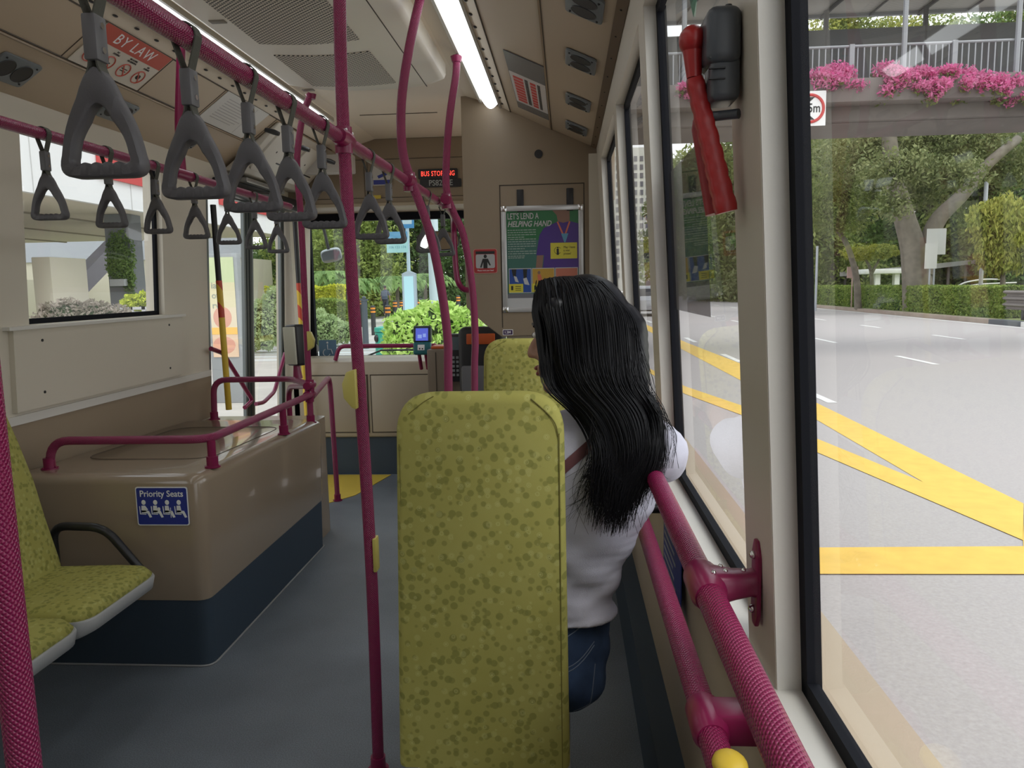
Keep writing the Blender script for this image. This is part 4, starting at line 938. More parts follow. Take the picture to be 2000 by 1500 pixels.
# bulkhead poster
PX0, PX1, PZ0, PZ1 = -.377, .108, 1.292, 1.915; cx = (PX0+PX1)/2; cz = (PZ0+PZ1)/2; pw = PX1-PX0; ph = PZ1-PZ0
t = thing('poster', 'silver snap frame with green and purple LET\'S LEND A HELPING HAND poster', 'poster', (cx, BY-.01, PZ0))
Mq = frame((cx, BY-.002, cz), (1, 0, 0), (0, 0, 1))
q = MB().mat(mat('silver_frame', (.55, .55, .55), .3, metal=.5)); bw = .030
for a in ((-pw/2, pw/2, ph/2-bw, ph/2), (-pw/2, pw/2, -ph/2, -ph/2+bw), (-pw/2, -pw/2+bw, -ph/2, ph/2), (pw/2-bw, pw/2, -ph/2, ph/2)): q.box(a[0], a[1], a[2], a[3], 0, .012, T=Mq, bev=.003)
q.mat(chrome)
for sx_ in (-1, 1):
    for sy_ in (-1, 1): q.box(sx_*pw/2-sx_*.034 if sx_ > 0 else -pw/2-.002, pw/2+.002 if sx_ > 0 else -pw/2+.034, sy_*ph/2-.034 if sy_ > 0 else -ph/2-.002, ph/2+.002 if sy_ > 0 else -ph/2+.034, .001, .014, T=Mq, bev=.006)
q.build('frame', parent=t)
iw, ih = pw-2*bw, ph-2*bw; X = lambda u: -iw/2+iw*u; Y = lambda v: ih/2-ih*v
q = MB()
def R(u0, u1, v0, v1, m, z): q.mat(m); q.box(X(u0), X(u1), Y(v1), Y(v0), z-.0004, z, T=Mq)
def Pg(pts, m, z): q.mat(m); q.prism([(X(u), Y(v)) for u, v in pts], z-.0004, z, 'Z', T=Mq)
g1 = mat('poster_green', (.03, .16, .06), .35); g2 = mat('poster_teal', (.05, .15, .12), .35); pu = mat('poster_purple', (.07, .03, .22), .35); sk = mat('poster_skin', (.25, .14, .10), .5)
py = mat('poster_yellow', (.62, .55, .05), .4); pb = mat('poster_blue', (.02, .07, .30), .4); po = mat('poster_orange', (.5, .16, .1), .4); pa = mat('poster_amber', (.5, .3, .04), .4)
R(0, 1, 0, .30, g1, .002); R(0, 1, .30, .60, g2, .002); R(0, 1, .60, .86, g2, .002); R(0, 1, .86, .905, mat('poster_grey', (.15, .15, .17), .4), .002); R(0, 1, .905, 1, mat('poster_white', (.5, .5, .5), .4), .002)
Pg([(.64, 0), (.70, .05), (.72, .13), (.88, .13), (.88, 0)], sk, .0028)
Pg([(.41, .46), (.46, .25), (.52, .18), (.72, .115), (.79, .13), (.88, .115), (1, .14), (1, .60), (.50, .60), (.52, .46)], pu, .0032)
Pg([(.42, .46), (.51, .46), (.49, .60), (.40, .60)], sk, .003)
for a in (((.70, .12), (.72, .115), (.81, .27), (.79, .28)), ((.89, .12), (.87, .115), (.80, .26), (.82, .27))): Pg(a, mat('poster_lanyard', (.6, .15, .08), .4), .0036)
Pg([(.76, .24), (.86, .24), (.82, .33), (.80, .33)], mat('poster_cyan', (.1, .3, .45), .4), .0038)
R(.61, .98, .335, .50, py, .004); q.mat(blackp); q.tube([(X(.71)+.020*math.cos(a), Y(.415)+.020*math.sin(a), .0045) for a in [PI*.2+PI*1.6*k/20 for k in range(21)]], .0012, 5, T=Mq); R(.695, .725, .395, .46, blackp, .0045); q.ell((X(.71), Y(.385), .004), (.005, .005, .001), 8, 5, T=Mq)
for k, tx in enumerate(('May I have', 'a seat', 'please?')): q.mat(blackp); q.text(tx, .019, Mq @ Matrix.Translation((X(.79), Y(.382+.033*k), .0045)), align='LEFT', sx=.85)
for i, mm in enumerate((pb, pa, po)):
    u0 = .03+.325*i; R(u0-.008, u0+.308, .592, .852, mat('poster_white'), .0038); R(u0, u0+.30, .60, .845, mm, .0044)
    R(u0-.01, u0+.19, .755, .845, py, .0052); R(u0+.02, u0+.05, .775, .82, blackp, .0057)
    for k in range(3): R(u0+.08, u0+.16, .778+.02*k, .784+.02*k, blackp, .0057)
Pg([(.06, .60), (.13, .60), (.12, .68), (.08, .68)], blackp, .0048); Pg([(.22, .60), (.28, .60), (.27, .70), (.23, .70)], blackp, .0048); Pg([(.09, .67), (.13, .68), (.16, .74), (.11, .73)], mat('poster_white'), .0049); Pg([(.22, .70), (.27, .69), (.31, .77), (.24, .76)], mat('poster_white'), .0049)
Pg([(.42, .66), (.47, .66), (.50, .75), (.44, .77)], mat('poster_lanyard'), .0048); q.mat(sk); q.ell((X(.445), Y(.64), .0045), (.009, .010, .001), 10, 6, T=Mq)
q.mat(mat('poster_white')); q.text("LET'S LEND A", .050, Mq @ Matrix.Translation((X(.015), Y(.055), .0045)), align='LEFT', sx=.62, bold=.0005); q.text('HELPING HAND', .046, Mq @ Matrix.Translation((X(.015), Y(.135), .0048)), align='LEFT', sx=.78, shear=.3, bold=.0008)
tx = mat('poster_text', (.3, .38, .33), .5); q.mat(tx)
rg = random.Random(4)
for v0, n_l in ((.19, 4), (.285, 5), (.41, 3), (.478, 1)):
    for k in range(n_l):
        u = .015; end = .41 if k < n_l-1 else .25
        while u < end: w_ = rg.uniform(.02, .06); R(u, min(u+w_, end), v0+.0245*k, v0+.0245*k+.009, tx, .0042); u += w_+.008
q.build('printed_sheet', parent=t)
# small red sign
c = at(948, 510, BY-.003); Mr = frame(c, (1, 0, 0), (0, 0, 1)); o = MB().mat(mat('sign_pink_edge', (.6, .25, .22), .4)); o.prism(rr(-.071, .071, -.072, .072, .015), -.002, .001, 'Z', T=Mr); o = o.build('head_warning_sign'); recenter(o, c); tag(o, 'square red sign with a black figure left of the poster', 'sign')
q = MB().mat(mat('sign_red', (.36, .03, .03), .4)); q.prism(rr(-.068, .068, -.069, .069, .013), .001, .0016, 'Z', T=Mr); q.mat(mat('sign_greywhite', (.42, .42, .42), .4)); q.prism(rr(-.057, .057, -.042, .040, .012), .0016, .0022, 'Z', T=Mr)
q.mat(blackp); q.box(-.057, .057, .042, .058, .0016, .0022, T=Mr); q.ell((0, .028, .0022), (.010, .011, .001), 12, 6, T=Mr); q.prism([(-.016, .014), (.016, .014), (.032, -.024), (.026, -.028), (.012, -.006), (.012, -.042), (-.012, -.042), (-.012, -.006), (-.024, -.038), (-.032, -.036)], .0022, .003, 'Z', T=Mr)
q.mat(whitep); q.text('Please mind your head', .0125, Mr @ Matrix.Translation((0, -.055, .002)), sx=.85); q.build('printed_face', parent=o)
c = at(992, 649, BY-.003); Mr = frame(c, (1, 0, 0), (0, 0, 1)); o = MB().mat(whitep); o.prism(rr(-.031, .031, -.017, .017, .004), -.002, .001, 'Z', T=Mr); o = o.build('height_mark'); recenter(o, c); tag(o, 'tiny black 1.2M height sticker at the lower edge of the partition', 'sticker')
q = MB().mat(mat('plum_print', (.05, .02, .08), .5)); q.prism(rr(-.028, .028, -.014, .014, .003), .001, .0016, 'Z', T=Mr); q.mat(whitep); q.text('1.2M', .020, Mr @ Matrix.Translation((-.002, 0, .002)), bold=.0004); q.build('printed_face', parent=o)
# card readers
t = thing('card_reader', 'tall ivory and black card reader on the rail by the front door', 'card reader', (-1.58, 4.33, .95))
q = MB().mat(ivory); q.box(-.052, .052, -.01, .004, -.10, .115, bev=.004, T=Matrix.Translation((-1.585, 4.315, 1.125)) @ Euler((0, math.radians(-2), math.radians(-35))).to_matrix().to_4x4()); q.build('front_panel', parent=t)
q = MB().mat(dark); q.box(-.056, .056, .0, .075, -.11, .128, bev=.018, seg=4, T=Matrix.Translation((-1.585, 4.315, 1.125)) @ Euler((0, math.radians(-2), math.radians(-35))).to_matrix().to_4x4()); q.build('housing', parent=t)
q = MB().mat(pinks); q.tube([(-1.56, 4.34, .94), (-1.565, 4.34, 1.02)], [.028, .018], 14); q.build('bracket', parent=t)
t = thing('card_reader', 'teal card reader with a lit blue screen on the dashboard', 'card reader', (-1.03, 5.55, .92)); c = at(824, 664, 5.5)
Mc = Matrix.Translation(c) @ Euler((math.radians(-12), 0, 0)).to_matrix().to_4x4()
q = MB().mat(mat('reader_black', (.02, .035, .035), .35)); q.box(-.066, .066, 0, .05, -.015, .105, bev=.012, T=Mc); q.mat(mat('reader_teal', (.01, .13, .15), .35)); q.box(-.064, .064, -.002, .048, -.105, -.012, bev=.012, T=Mc); q.build('housing', parent=t)
q = MB().mat(mat('screen_blue', (.03, .05, .3), .2, emit=(.09, .12, .55), es=.9)); q.box(-.045, .045, -.006, 0, -.005, .085, T=Mc); q.mat(mat('screen_pale', (.2, .3, .6), .3, emit=(.25, .35, .8), es=.7)); q.box(-.03, .0, -.008, -.006, .012, .038, T=Mc); q.box(.008, .03, -.008, -.006, .02, .045, T=Mc); q.build('screen', parent=t)['label'] = 'lit blue screen'
q = MB().mat(whitep); q.box(-.03, .02, -.006, -.002, -.075, -.035, T=Mc); q.mat(blackp); q.box(-.02, -.01, -.007, -.006, -.07, -.058, T=Mc); q.box(0, .01, -.007, -.006, -.07, -.06, T=Mc); q.build('card_symbol', parent=t)
q = MB().mat(pinks); q.tube([c+Vector((.02, .03, -.10)), c+Vector((.02, .1, -.22))], .014, 12); q.tube([c+Vector((-.03, .03, -.10)), c+Vector((-.03, .1, -.22))], .014, 12); q.build('stand', parent=t)
# dash rail
rail('dark pink rail along the top of the dashboard', [(-1.80, 5.86, .90), (-1.765, 5.86, 1.01), (-1.0, 5.86, 1.005)], rad=[.05], r=.0165, m=pinks)
# fare console
t = thing('fare_console', 'brown ticket console beside the driver', 'console', (-.85, 5.4, 0))
q = MB().mat(mat('console_brown', (.20, .155, .11), .4)); q.box(-.975, -.74, 5.3, 5.7, 0, 1.02, bev=.012); q.build('body', parent=t)
q = MB().mat(dark_trim); q.box(-.915, -.91, 5.296, 5.30, .2, 1.0); q.build('joint', parent=t)
q = MB().mat(mat('orange_tray', (.6, .12, .03), .4)); q.box(-.95, -.82, 5.33, 5.5, 1.02, 1.04, bev=.005); q.build('ticket_tray', parent=t)['label'] = 'orange tray'
q = MB().mat(dark); q.box(-.80, -.70, 5.22, 5.29, .80, 1.13, bev=.01); q.mat(mat('keys', (.3, .32, .33), .5))
for a in range(3):
    for b_ in range(5): q.box(-.785+.028*a, -.768+.028*a, 5.214, 5.222, .84+.03*b_, .857+.03*b_)
q.mat(mat('screen_dim', (.12, .16, .18), .15)); q.box(-.785, -.715, 5.214, 5.222, 1.02, 1.11); q.build('keypad', parent=t)
q = MB().mat(chrome); q.box(-.83, -.80, 5.25, 5.28, .72, 1.0, bev=.004); q.prism([(-.83, .70), (-.72, .70), (-.77, .66)], 5.2, 5.28, 'Y'); q.build('ticket_chute', parent=t)
# driver seat
t = thing('driver_seat', 'black driver seat with an orange headrest strip', 'seat', (-.5, 5.15, 0))
q = MB().mat(mat('driver_black', (.012, .012, .014), .5)); q.box(-.72, -.40, 5.05, 5.16, .72, 1.185, bev=.05, seg=4); q.box(-.68, -.25, 5.1, 5.6, .5, .62, bev=.04); q.build('backrest', parent=t)
q = MB().mat(mat('driver_orange', (.55, .1, .02), .5)); q.box(-.66, -.47, 5.038, 5.06, 1.07, 1.14, bev=.006); q.build('orange_strip', parent=t)['label'] = 'orange strip'
q = MB().mat(mat('driver_shell', (.13, .13, .14), .5)); q.box(-.70, -.3, 5.035, 5.09, .42, .93, bev=.02); q.build('shell', parent=t)
q = MB().mat(dark); q.box(-.6, -.35, 5.2, 5.5, 0, .5, bev=.01); q.build('pedestal', parent=t)
t = thing('driver', 'driver mostly hidden behind the partition, dark hair just showing', 'person', (-.42, 5.35, .6)) if False else None
# windscreen stickers
def wsticker(px, py, w_, h_, m, name, label):
    c = at(px, py, FY-.002); q = MB().mat(m); q.box(c.x-w_/2, c.x+w_/2, FY-.002, FY+.002, c.z-h_/2, c.z+h_/2); o = q.build(name); recenter(o, c); tag(o, label, 'sticker'); return o, c
o, c = wsticker(640, 682, .15, .155, mat('sticker_blue', (.10, .2, .33), .4), 'wheelchair_sticker', 'blue wheelchair sticker low on the windscreen')
q = MB().mat(mat('sticker_white', (.6, .65, .7), .5)); M = frame((c.x, FY-.004, c.z), (1, 0, 0), (0, 0, 1))
q.ell((0, .055, 0), (.009, .009, .001), 10, 6, T=M); q.tube([(0, .04, 0), (0, .0, 0), (.03, -.002, 0), (.042, -.04, 0)], .004, 6, T=M); q.tube([(-.01+.03*math.cos(a), -.03+.03*math.sin(a), 0) for a in [PI*.6+PI*1.3*k/16 for k in range(17)]], .0035, 6, T=M); q.build('wheelchair_symbol', parent=o)
c = at(613, 681, FY-.002); q = MB().mat(mat('sticker_disc', (.55, .58, .6), .4)); q.disc(c, .045, (0, 1, 0), .003, 24); o = q.build('round_sticker'); recenter(o, c); tag(o, 'pale round sticker beside the wheelchair sticker', 'sticker')
# wiper
t = thing('windscreen_wiper', 'black windscreen wiper lying low across the glass', 'wiper', at(712, 690, FY+.06)); q = MB().mat(dark); q.tube([at(708, 699, FY+.06), at(745, 684, FY+.07), at(900, 682, FY+.07)], .008, 8); q.build('arm', parent=t)
# ------------------------------------------------------------------ the passenger
from mathutils.bvhtree import BVHTree
skin = mat('skin', (.36, .20, .135), .5, bump=.05, bs=300)
skin.node_tree.nodes['Principled BSDF'].inputs['Subsurface Weight'].default_value = .08
shirt_m = mat('white_tshirt', (.56, .555, .65), .85, bump=.5, bs=900, spec=.2)
jean_m = mat('blue_denim', (.05, .085, .17), .85, bump=.6, bs=1200, var=.35, vs=14, spec=.2)
hair_m = mat('black_hair', (.005, .005, .007), .38, spec=.32)
T_ = thing('person', 'woman with long black hair in a white T-shirt and jeans leaning toward the window', 'person', (-.06, 1.7, .5))
fdir = Vector((-.93, .36, -.06)).normalized(); upv = Vector((-.05, .0, 1)); sdir = fdir.cross(upv).normalized(); upv = sdir.cross(fdir).normalized()
HC = Vector((.027, 1.645, 1.338))
HM = Matrix(((fdir.x, sdir.x, upv.x, HC.x), (fdir.y, sdir.y, upv.y, HC.y), (fdir.z, sdir.z, upv.z, HC.z), (0, 0, 0, 1)))
# body: head, neck, arms, hands, trunk, one skin
b = MB().mat(skin)
b.ell((-.006, 0, .032), (.096, .074, .098), 24, 16, T=HM)
b.ell((.028, 0, -.035), (.066, .058, .078), 20, 14, T=HM)
b.ell((.055, 0, .038), (.038, .055, .045), 16, 10, T=HM)
def hp_(*p): return HM @ Vector(p)
chain(b, [hp_(.090, 0, .012), hp_(.106, 0, -.012), hp_(.113, 0, -.030)], [.008, .010, .012]); b.ell((.100, .010, -.034), .009, 10, 8, T=HM); b.ell((.100, -.010, -.034), .009, 10, 8, T=HM)
b.ell((.088, 0, -.062), (.016, .022, .008), 12, 8, T=HM); b.ell((.086, 0, -.076), (.015, .019, .009), 12, 8, T=HM)
b.ell((.070, 0, -.104), (.022, .024, .018), 14, 10, T=HM); chain(b, [hp_(.070, 0, -.10), hp_(.03, .045, -.075), hp_(-.01, .06, -.035)], [.016, .016, .018]); chain(b, [hp_(.070, 0, -.10), hp_(.03, -.045, -.075), hp_(-.01, -.06, -.035)], [.016, .016, .018])
b.ell((.045, .042, -.02), (.03, .02, .025), 12, 8, T=HM); b.ell((.045, -.042, -.02), (.03, .02, .025), 12, 8, T=HM)
for s in (1, -1): b.ell((-.012, .074*s, -.008), (.018, .008, .030), 12, 8, T=HM)
chain(b, [hp_(-.03, 0, -.06), (.058, 1.655, 1.19), (.058, 1.65, 1.14)], [.052, .052, .062])
torso = [((.056, 1.645, 1.12), (.14, .075, .05)), ((.05, 1.64, 1.06), (.155, .09, .07)), ((.035, 1.645, .98), (.145, .092, .07)), ((.015, 1.655, .90), (.125, .085, .07)), ((-.01, 1.67, .81), (.115, .08, .07)), ((-.035, 1.68, .73), (.12, .085, .07)), ((-.06, 1.69, .64), (.15, .105, .08)), ((-.075, 1.70, .58), (.158, .115, .075))]
def tor(b, g=0):
    for i in range(len(torso)-1):
        (c0, r0), (c1, r1) = torso[i], torso[i+1]
        for k in range(4): f_ = k/4; b.ell(Vector(c0).lerp(Vector(c1), f_), tuple(r0[j]+(r1[j]-r0[j])*f_+g for j in range(3)), 20, 12)
tor(b)
armR = [(.18, 1.60, 1.11), (.198, 1.62, 1.09), (.196, 1.70, 1.10), (.185, 1.85, 1.115), (.178, 2.02, 1.11), (.176, 2.08, 1.108)]
armL = [(-.085, 1.65, 1.10), (-.14, 1.70, 1.0), (-.17, 1.78, .85), (-.10, 1.95, .76), (-.06, 2.02, .735)]
chain(b, armR, [.05, .046, .042, .036, .027, .024]); chain(b, armL, [.05, .044, .036, .027, .024])
def hand(b, w, f_, side, dn):
    """palm, four unequal curled fingers and a thumb leaving the side of the palm"""
    w = Vector(w); f_ = Vector(f_).normalized(); dn = Vector(dn).normalized(); side = Vector(side).normalized()
    for k in (-1, 0, 1): chain(b, [w+side*.018*k, w+f_*.075+side*.024*k], [.013, .0125])
    for k, ln in zip((-1.5, -.5, .5, 1.5), (.062, .075, .070, .052)):
        p = w+f_*.078+side*.0175*k; chain(b, [p, p+f_*ln*.45+dn*.006, p+f_*ln*.75+dn*ln*.45, p+f_*ln*.72+dn*ln*.8], [.0092, .0088, .008, .0068], step=.5)
    p = w+f_*.022+side*.034*(1); chain(b, [w+f_*.01+side*.02, p, p+f_*.032+side*.016+dn*.012, p+f_*.055+side*.010+dn*.024], [.013, .0115, .0095, .008], step=.5)
hand(b, armR[-1], (0, 1, 0), (-1, 0, 0), (0, .2, -1)); hand(b, armL[-1], (.25, 1, -.1), (1, -.2, 0), (0, .2, -1))
hipL, hipR = (-.155, 1.72, .575), (.0, 1.72, .575)
legs = [[hipL, (-.21, 1.95, .56), (-.24, 2.14, .555), (-.24, 2.17, .50), (-.24, 2.12, .28), (-.24, 2.10, .10)], [hipR, (-.045, 1.93, .56), (-.075, 2.14, .555), (-.075, 2.17, .50), (-.075, 2.12, .28), (-.075, 2.10, .10)]]
lr = [.088, .075, .058, .056, .047, .036]
for l_ in legs: chain(b, l_, [r_*.9 for r_ in lr]); chain(b, [(l_[-1][0], 2.09, .05), (l_[-1][0], 2.24, .035)], [.035, .026])
bme = remesh(b, .0055, 3); body = meshobj('body', bme, skin, T_)
# eyes
for s in (1, -1):
    q = MB().mat(mat('eye_white', (.7, .68, .65), .2)); q.ell((.083, .031*s, .012), (.010, .014, .008), 14, 10, T=HM); q.mat(mat('iris', (.02, .01, .005), .2)); q.ell((.091, .031*s, .012), (.004, .006, .006), 12, 8, T=HM); q.build('eye', parent=T_)
    q = MB().mat(hair_m); q.tube([hp_(.094, .015*s, .030), hp_(.092, .03*s, .036), hp_(.082, .046*s, .031)], .0028, 8); q.build('eyebrow', parent=T_)
q = MB().mat(mat('lips', (.33, .11, .09), .4)); q.ell((.100, 0, -.062), (.006, .019, .0055), 14, 8, T=HM); q.ell((.098, 0, -.074), (.006, .016, .006), 14, 8, T=HM); q.build('lips', parent=T_)
# T-shirt
b = MB().mat(shirt_m)
for i in range(5):
    (c0, r0), (c1, r1) = torso[i], torso[i+1]
    for k in range(4): f_ = k/4; b.ell(Vector(c0).lerp(Vector(c1), f_), tuple(r0[j]+(r1[j]-r0[j])*f_+(.009+.004*i/5 if j < 2 else 0) for j in range(3)), 24, 12)
chain(b, [(-.02, 1.65, 1.125), (.058, 1.65, 1.145), (.13, 1.65, 1.125)], [.05, .055, .055])
chain(b, [(.10, 1.64, 1.11), (.15, 1.62, 1.112), (.178, 1.60, 1.108), (.192, 1.585, 1.098), (.198, 1.60, 1.085), (.198, 1.70, 1.09)], [.062, .062, .062, .060, .056, .054]); chain(b, [(.178, 1.588, 1.108), (.182, 1.66, 1.10)], [.058, .054]); chain(b, [(-.06, 1.65, 1.10), (-.14, 1.70, 1.0), (-.155, 1.74, .94)], [.062, .056, .052])
b.ell((-.035, 1.68, .735), (.138, .102, .045), 24, 12); b.ell((-.03, 1.68, .715), (.142, .106, .03), 24, 12)
sme = remesh(b, .006, 4); shirt = meshobj('tshirt', sme, shirt_m, T_)
for v in sme.vertices:                       # soft folds gathering at the waist and under the arm, cut square at the hem
    x, y, z = v.co
    a = .0035*math.sin(60*z+18*x+3*math.sin(9*x))*max(0, min(1, (1.0-z)/.2))+.002*math.sin(95*z-40*x)*max(0, min(1, (.95-z)/.15))+.0028*math.sin(70*(z-x*.8))*max(0, 1-abs(z-1.02)/.12)
    v.co += v.normal*a
    if v.co.z < .712: v.co.z = .712-(.712-v.co.z)*.12
# jeans
b = MB().mat(jean_m)
for i in range(5, len(torso)-1):
    (c0, r0), (c1, r1) = torso[i], torso[i+1]
    for k in range(5): f_ = k/4; b.ell(Vector(c0).lerp(Vector(c1), f_), tuple(r0[j]+(r1[j]-r0[j])*f_+.006 for j in range(3)), 24, 12)
b.ell((.0, 1.665, .575), (.085, .10, .085), 20, 12); b.ell((-.15, 1.665, .575), (.085, .10, .085), 20, 12)
for l_ in legs: chain(b, l_, lr)
jme = remesh(b, .0075, 3); jeans = meshobj('jeans', jme, jean_m, T_)
for v in jme.vertices: v.co += v.normal*(.002*math.sin(80*v.co.z+30*v.co.x))
dg = bpy.context.evaluated_depsgraph_get()
def onto(me, pts, push=.002):
    bv = BVHTree.FromPolygons([tuple(v.co) for v in me.vertices], [tuple(p.vertices) for p in me.polygons]); out = []
    for p in pts:
        p = Vector(p); h = bv.ray_cast(Vector((p.x, p.y-1, p.z)), Vector((0, 1, 0)))
        if h[0] is not None: out.append(h[0]+h[1]*push)
    return out
q = MB().mat(mat('denim_stitch', (.16, .20, .28), .8))
for P_ in ([(-.05+.015*k, 0, .678+.0022*k*k*.6) for k in range(10)], [(-.03+.012*k, 0, .618+.0010*k*k) for k in range(8)], [(-.03+.012*k, 0, .610+.0010*k*k) for k in range(8)], [(.055-.002*k, 0, .62-.014*k) for k in range(7)]+[(.035-.014*k, 0, .53-.008*k) for k in range(3)]):
    o_ = onto(jme, P_, .0006)
    if len(o_) > 2: q.tube(o_, .0013, 5)
q.build('stitching', parent=jeans)
# bag strap
st_m = mat('brown_strap', (.13, .045, .05), .6); q = MB().mat(st_m)
P_ = [Vector((.115, 0, 1.18)).lerp(Vector((-.16, 0, .945)), k/14) for k in range(15)]; o_ = onto(sme, P_, .004)
if len(o_) > 4: q.ribbon(o_, Vector((.65, 0, -.76)), .021, .003); q.build('bag_strap', parent=T_)
# hair: solid under-mass then strands
b = MB().mat(hair_m)
b.ell((-.018, 0, .032), (.097, .084, .101), 28, 18, T=HM)
for s in (1, -1): chain(b, [hp_(.020, .070*s, .07), hp_(.012, .074*s, .0), hp_(.0, .070*s, -.06)], [.022, .022, .022])
chain(b, [hp_(-.05, .01, .0), (.088, 1.585, 1.25), (.10, 1.57, 1.19)], [.085, .075, .062], sc=(1.15, .75, 1))
chain(b, [(.035, 1.60, 1.25), (.06, 1.59, 1.21)], [.06, .055], sc=(1.1, .8, .9))
chain(b, [(.10, 1.565, 1.19), (.122, 1.54, 1.11), (.120, 1.54, 1.05), (.112, 1.545, 1.0)], [.062, .052, .040, .018], sc=(1.0, .42, 1))
hme = remesh(b, .006, 3); hair = meshobj('hair', hme, hair_m, T_)
bvh = BVHTree.FromPolygons([tuple(v.co) for v in hme.vertices], [tuple(p.vertices) for p in hme.polygons]); bvs = BVHTree.FromPolygons([tuple(v.co) for v in sme.vertices], [tuple(p.vertices) for p in sme.polygons])
rg = random.Random(11); q = MB().mat(hair_m); E3 = [(1, 0), (-.5, .87), (-.5, -.87)]
V = []; Fc = []
def strand(pts, r0, r1):
    k = len(V); n = len(pts)
    for i, p in enumerate(pts):
        r = r0+(r1-r0)*i/(n-1); t = (pts[min(i+1, n-1)]-pts[max(i-1, 0)]).normalized(); a = t.cross(Vector((.3, 1, .1))).normalized(); c = t.cross(a)
        for e0, e1 in E3: V.append(tuple(p+a*e0*r+c*e1*r))
    for i in range(n-1):
        for j in range(3): A = k+i*3+j; B = k+i*3+(j+1) % 3; Fc.append((A, B, B+3, A+3))
for i in range(2500):
    s = rg.uniform(-1, 1) if i < 2100 else rg.uniform(.55, 1.05); j = lambda a: rg.gauss(0, a); off_ = abs(j(.004)); end = rg.uniform(935, 1052-75*(s+.25)**2) if rg.random() < .78 else rg.uniform(915, 960)
    stray = rg.random() < .09; kx = (1-abs(.05*j(1))) if not stray else 1.0; dx = j(7)
    cps = [(1112+52*s+j(5), 540+9*s*s, 1.625), (1130+94*s, 562+40*s*s, 1.57+.05*s*s), (1144+98*s*kx, 640, 1.55+.06*s*s), (1149+97*s*kx, 705, 1.55+.05*s*s), (1163+92*s*kx+dx, 760, 1.545), (1207+78*s+dx, 805, 1.53), (1226+62*s+dx, 870, 1.52), (1222+58*s+dx*1.4+(j(14) if stray else 0), 870+(end-870)*.5, 1.515), (1205+(62-.16*max(0, end-900))*s+dx*1.8+(j(26) if stray else j(5)), end, 1.515)]
    pts = spline([at(a, c, y) for a, c, y in cps], 4); out = []
    cam0 = Vector((0, 0, H))
    for p in pts:
        d_ = (p-cam0); L_ = d_.length; d_.normalize(); hh = bvh.ray_cast(cam0, d_); hs = bvs.ray_cast(cam0, d_)
        lim = min([x[3] for x in (hh, hs) if x[0] is not None]+[9]); L2_ = lim-.0025-off_ if lim < 9 else L_
        if lim < 9 and abs(L2_-L_) > .09: L2_ = L_ if L_ < lim else lim-.003
        if p.z < 1.16 and L_ < L2_: L2_ = L_-off_
        out.append(cam0+d_*L2_)
    sm = [out[0]]+[(out[k-1]+out[k]*2+out[k+1])/4 for k in range(1, len(out)-1)]+[out[-1]]
    for _ in range(3): sm = [sm[0]]+[(sm[k-1]+sm[k]*2+sm[k+1])/4 for k in range(1, len(sm)-1)]+[sm[-1]]
    r0 = rg.uniform(.0007, .0016) if not stray else .0005; strand(sm, r0, .0004)
for i in range(46):                              # loose strands across the back and over the shoulder
    j = lambda a: rg.gauss(0, a)
    if i % 3 == 0: cps = [(1165+j(6), 800, 1.53), (1158+j(10), 880, 1.52), (1140+j(16), 960, 1.515), (1112+j(20), 1010+j(20), 1.515)]
    elif i % 3 == 1: cps = [(1262+j(6), 770, 1.54), (1290+j(6), 803, 1.525), (1312+j(6), 850, 1.515), (1306+j(10), 915, 1.512)]
    else: cps = [(1235+j(8), 640, 1.57), (1262+j(8), 740, 1.56), (1285+j(8), 850, 1.54), (1275+j(14), 960+j(20), 1.53)]
    strand(spline([at(a, c, y) for a, c, y in cps], 5), .0006, .0003)
q.add(V, Fc); q.build('hair_strands', parent=hair, angle=180)
# shoes
for l_ in legs:
    q = MB().mat(mat('shoe_white', (.6, .6, .6), .6)); x = l_[-1][0]
    q.loft([[(x+math.cos(a)*w_, y, z+abs(math.sin(a))*h_ if math.sin(a) > 0 else z) for a in [2*PI*k/14 for k in range(14)]] for y, w_, h_, z in ((2.02, .03, .06, .005), (2.06, .04, .085, .005), (2.12, .042, .085, .005), (2.2, .045, .055, .005), (2.27, .038, .035, .005), (2.29, .02, .02, .005))]); q.build('shoe', parent=T_)
# ------------------------------------------------------------------ outside: ground
G = -.35; PV = -.2
road = asphalt(); pyel = mat('road_yellow', (.78, .50, .10), .8, var=.08, vs=6); pwh = mat('road_white', (.78, .77, .74), .8, var=.06, vs=5)
b = MB().mat(road); b.add([(-2.75, -30, G), (16.2, -30, G), (16.2, 160, G), (-2.75, 160, G)], [(0, 1, 2, 3)]); 
def mark(pts, m, z=.004): b.mat(m); b.add([(x, y, G+z) for x, y in pts], [tuple(range(len(pts)))])
for y in range(-4, 20):                       # lane dashes, every 6 m
    mark([(3.82, 5.45+6*y-.0), (3.96, 5.45+6*y), (3.96, 7.45+6*y), (3.82, 7.45+6*y)], pwh) if y != 0 and y > 0 else None
for y in range(-2, 22): mark([(7.6, 4.45+6*y), (7.74, 4.45+6*y), (7.74, 6.4+6*y), (7.6, 6.4+6*y)], pwh)
for y in range(-2, 22): mark([(11.43, 5.1+6*y), (11.57, 5.1+6*y), (11.57, 7.0+6*y), (11.43, 7.0+6*y)], pwh)
mark([(15.68, -30), (15.82, -30), (15.82, 150), (15.68, 150)], pwh)
mark([(3.10, 5.3), (3.61, 6.2), (3.66, 11.56), (3.82, 16.94), (3.6, 23.3), (3.2, 60), (3.0, 60), (3.12, 21.07), (3.17, 14.04), (3.22, 10.17)], pyel)
mark([(2.6, 8.15), (3.1, 5.3), (3.24, 6.19), (2.83, 8.83), (2.54, 11.23), (2.05, 13.43), (1.75, 16.3), (1.3, 22), (1.2, 22), (1.6, 16.3), (1.91, 12.49), (2.36, 10.41)], pyel, .006)
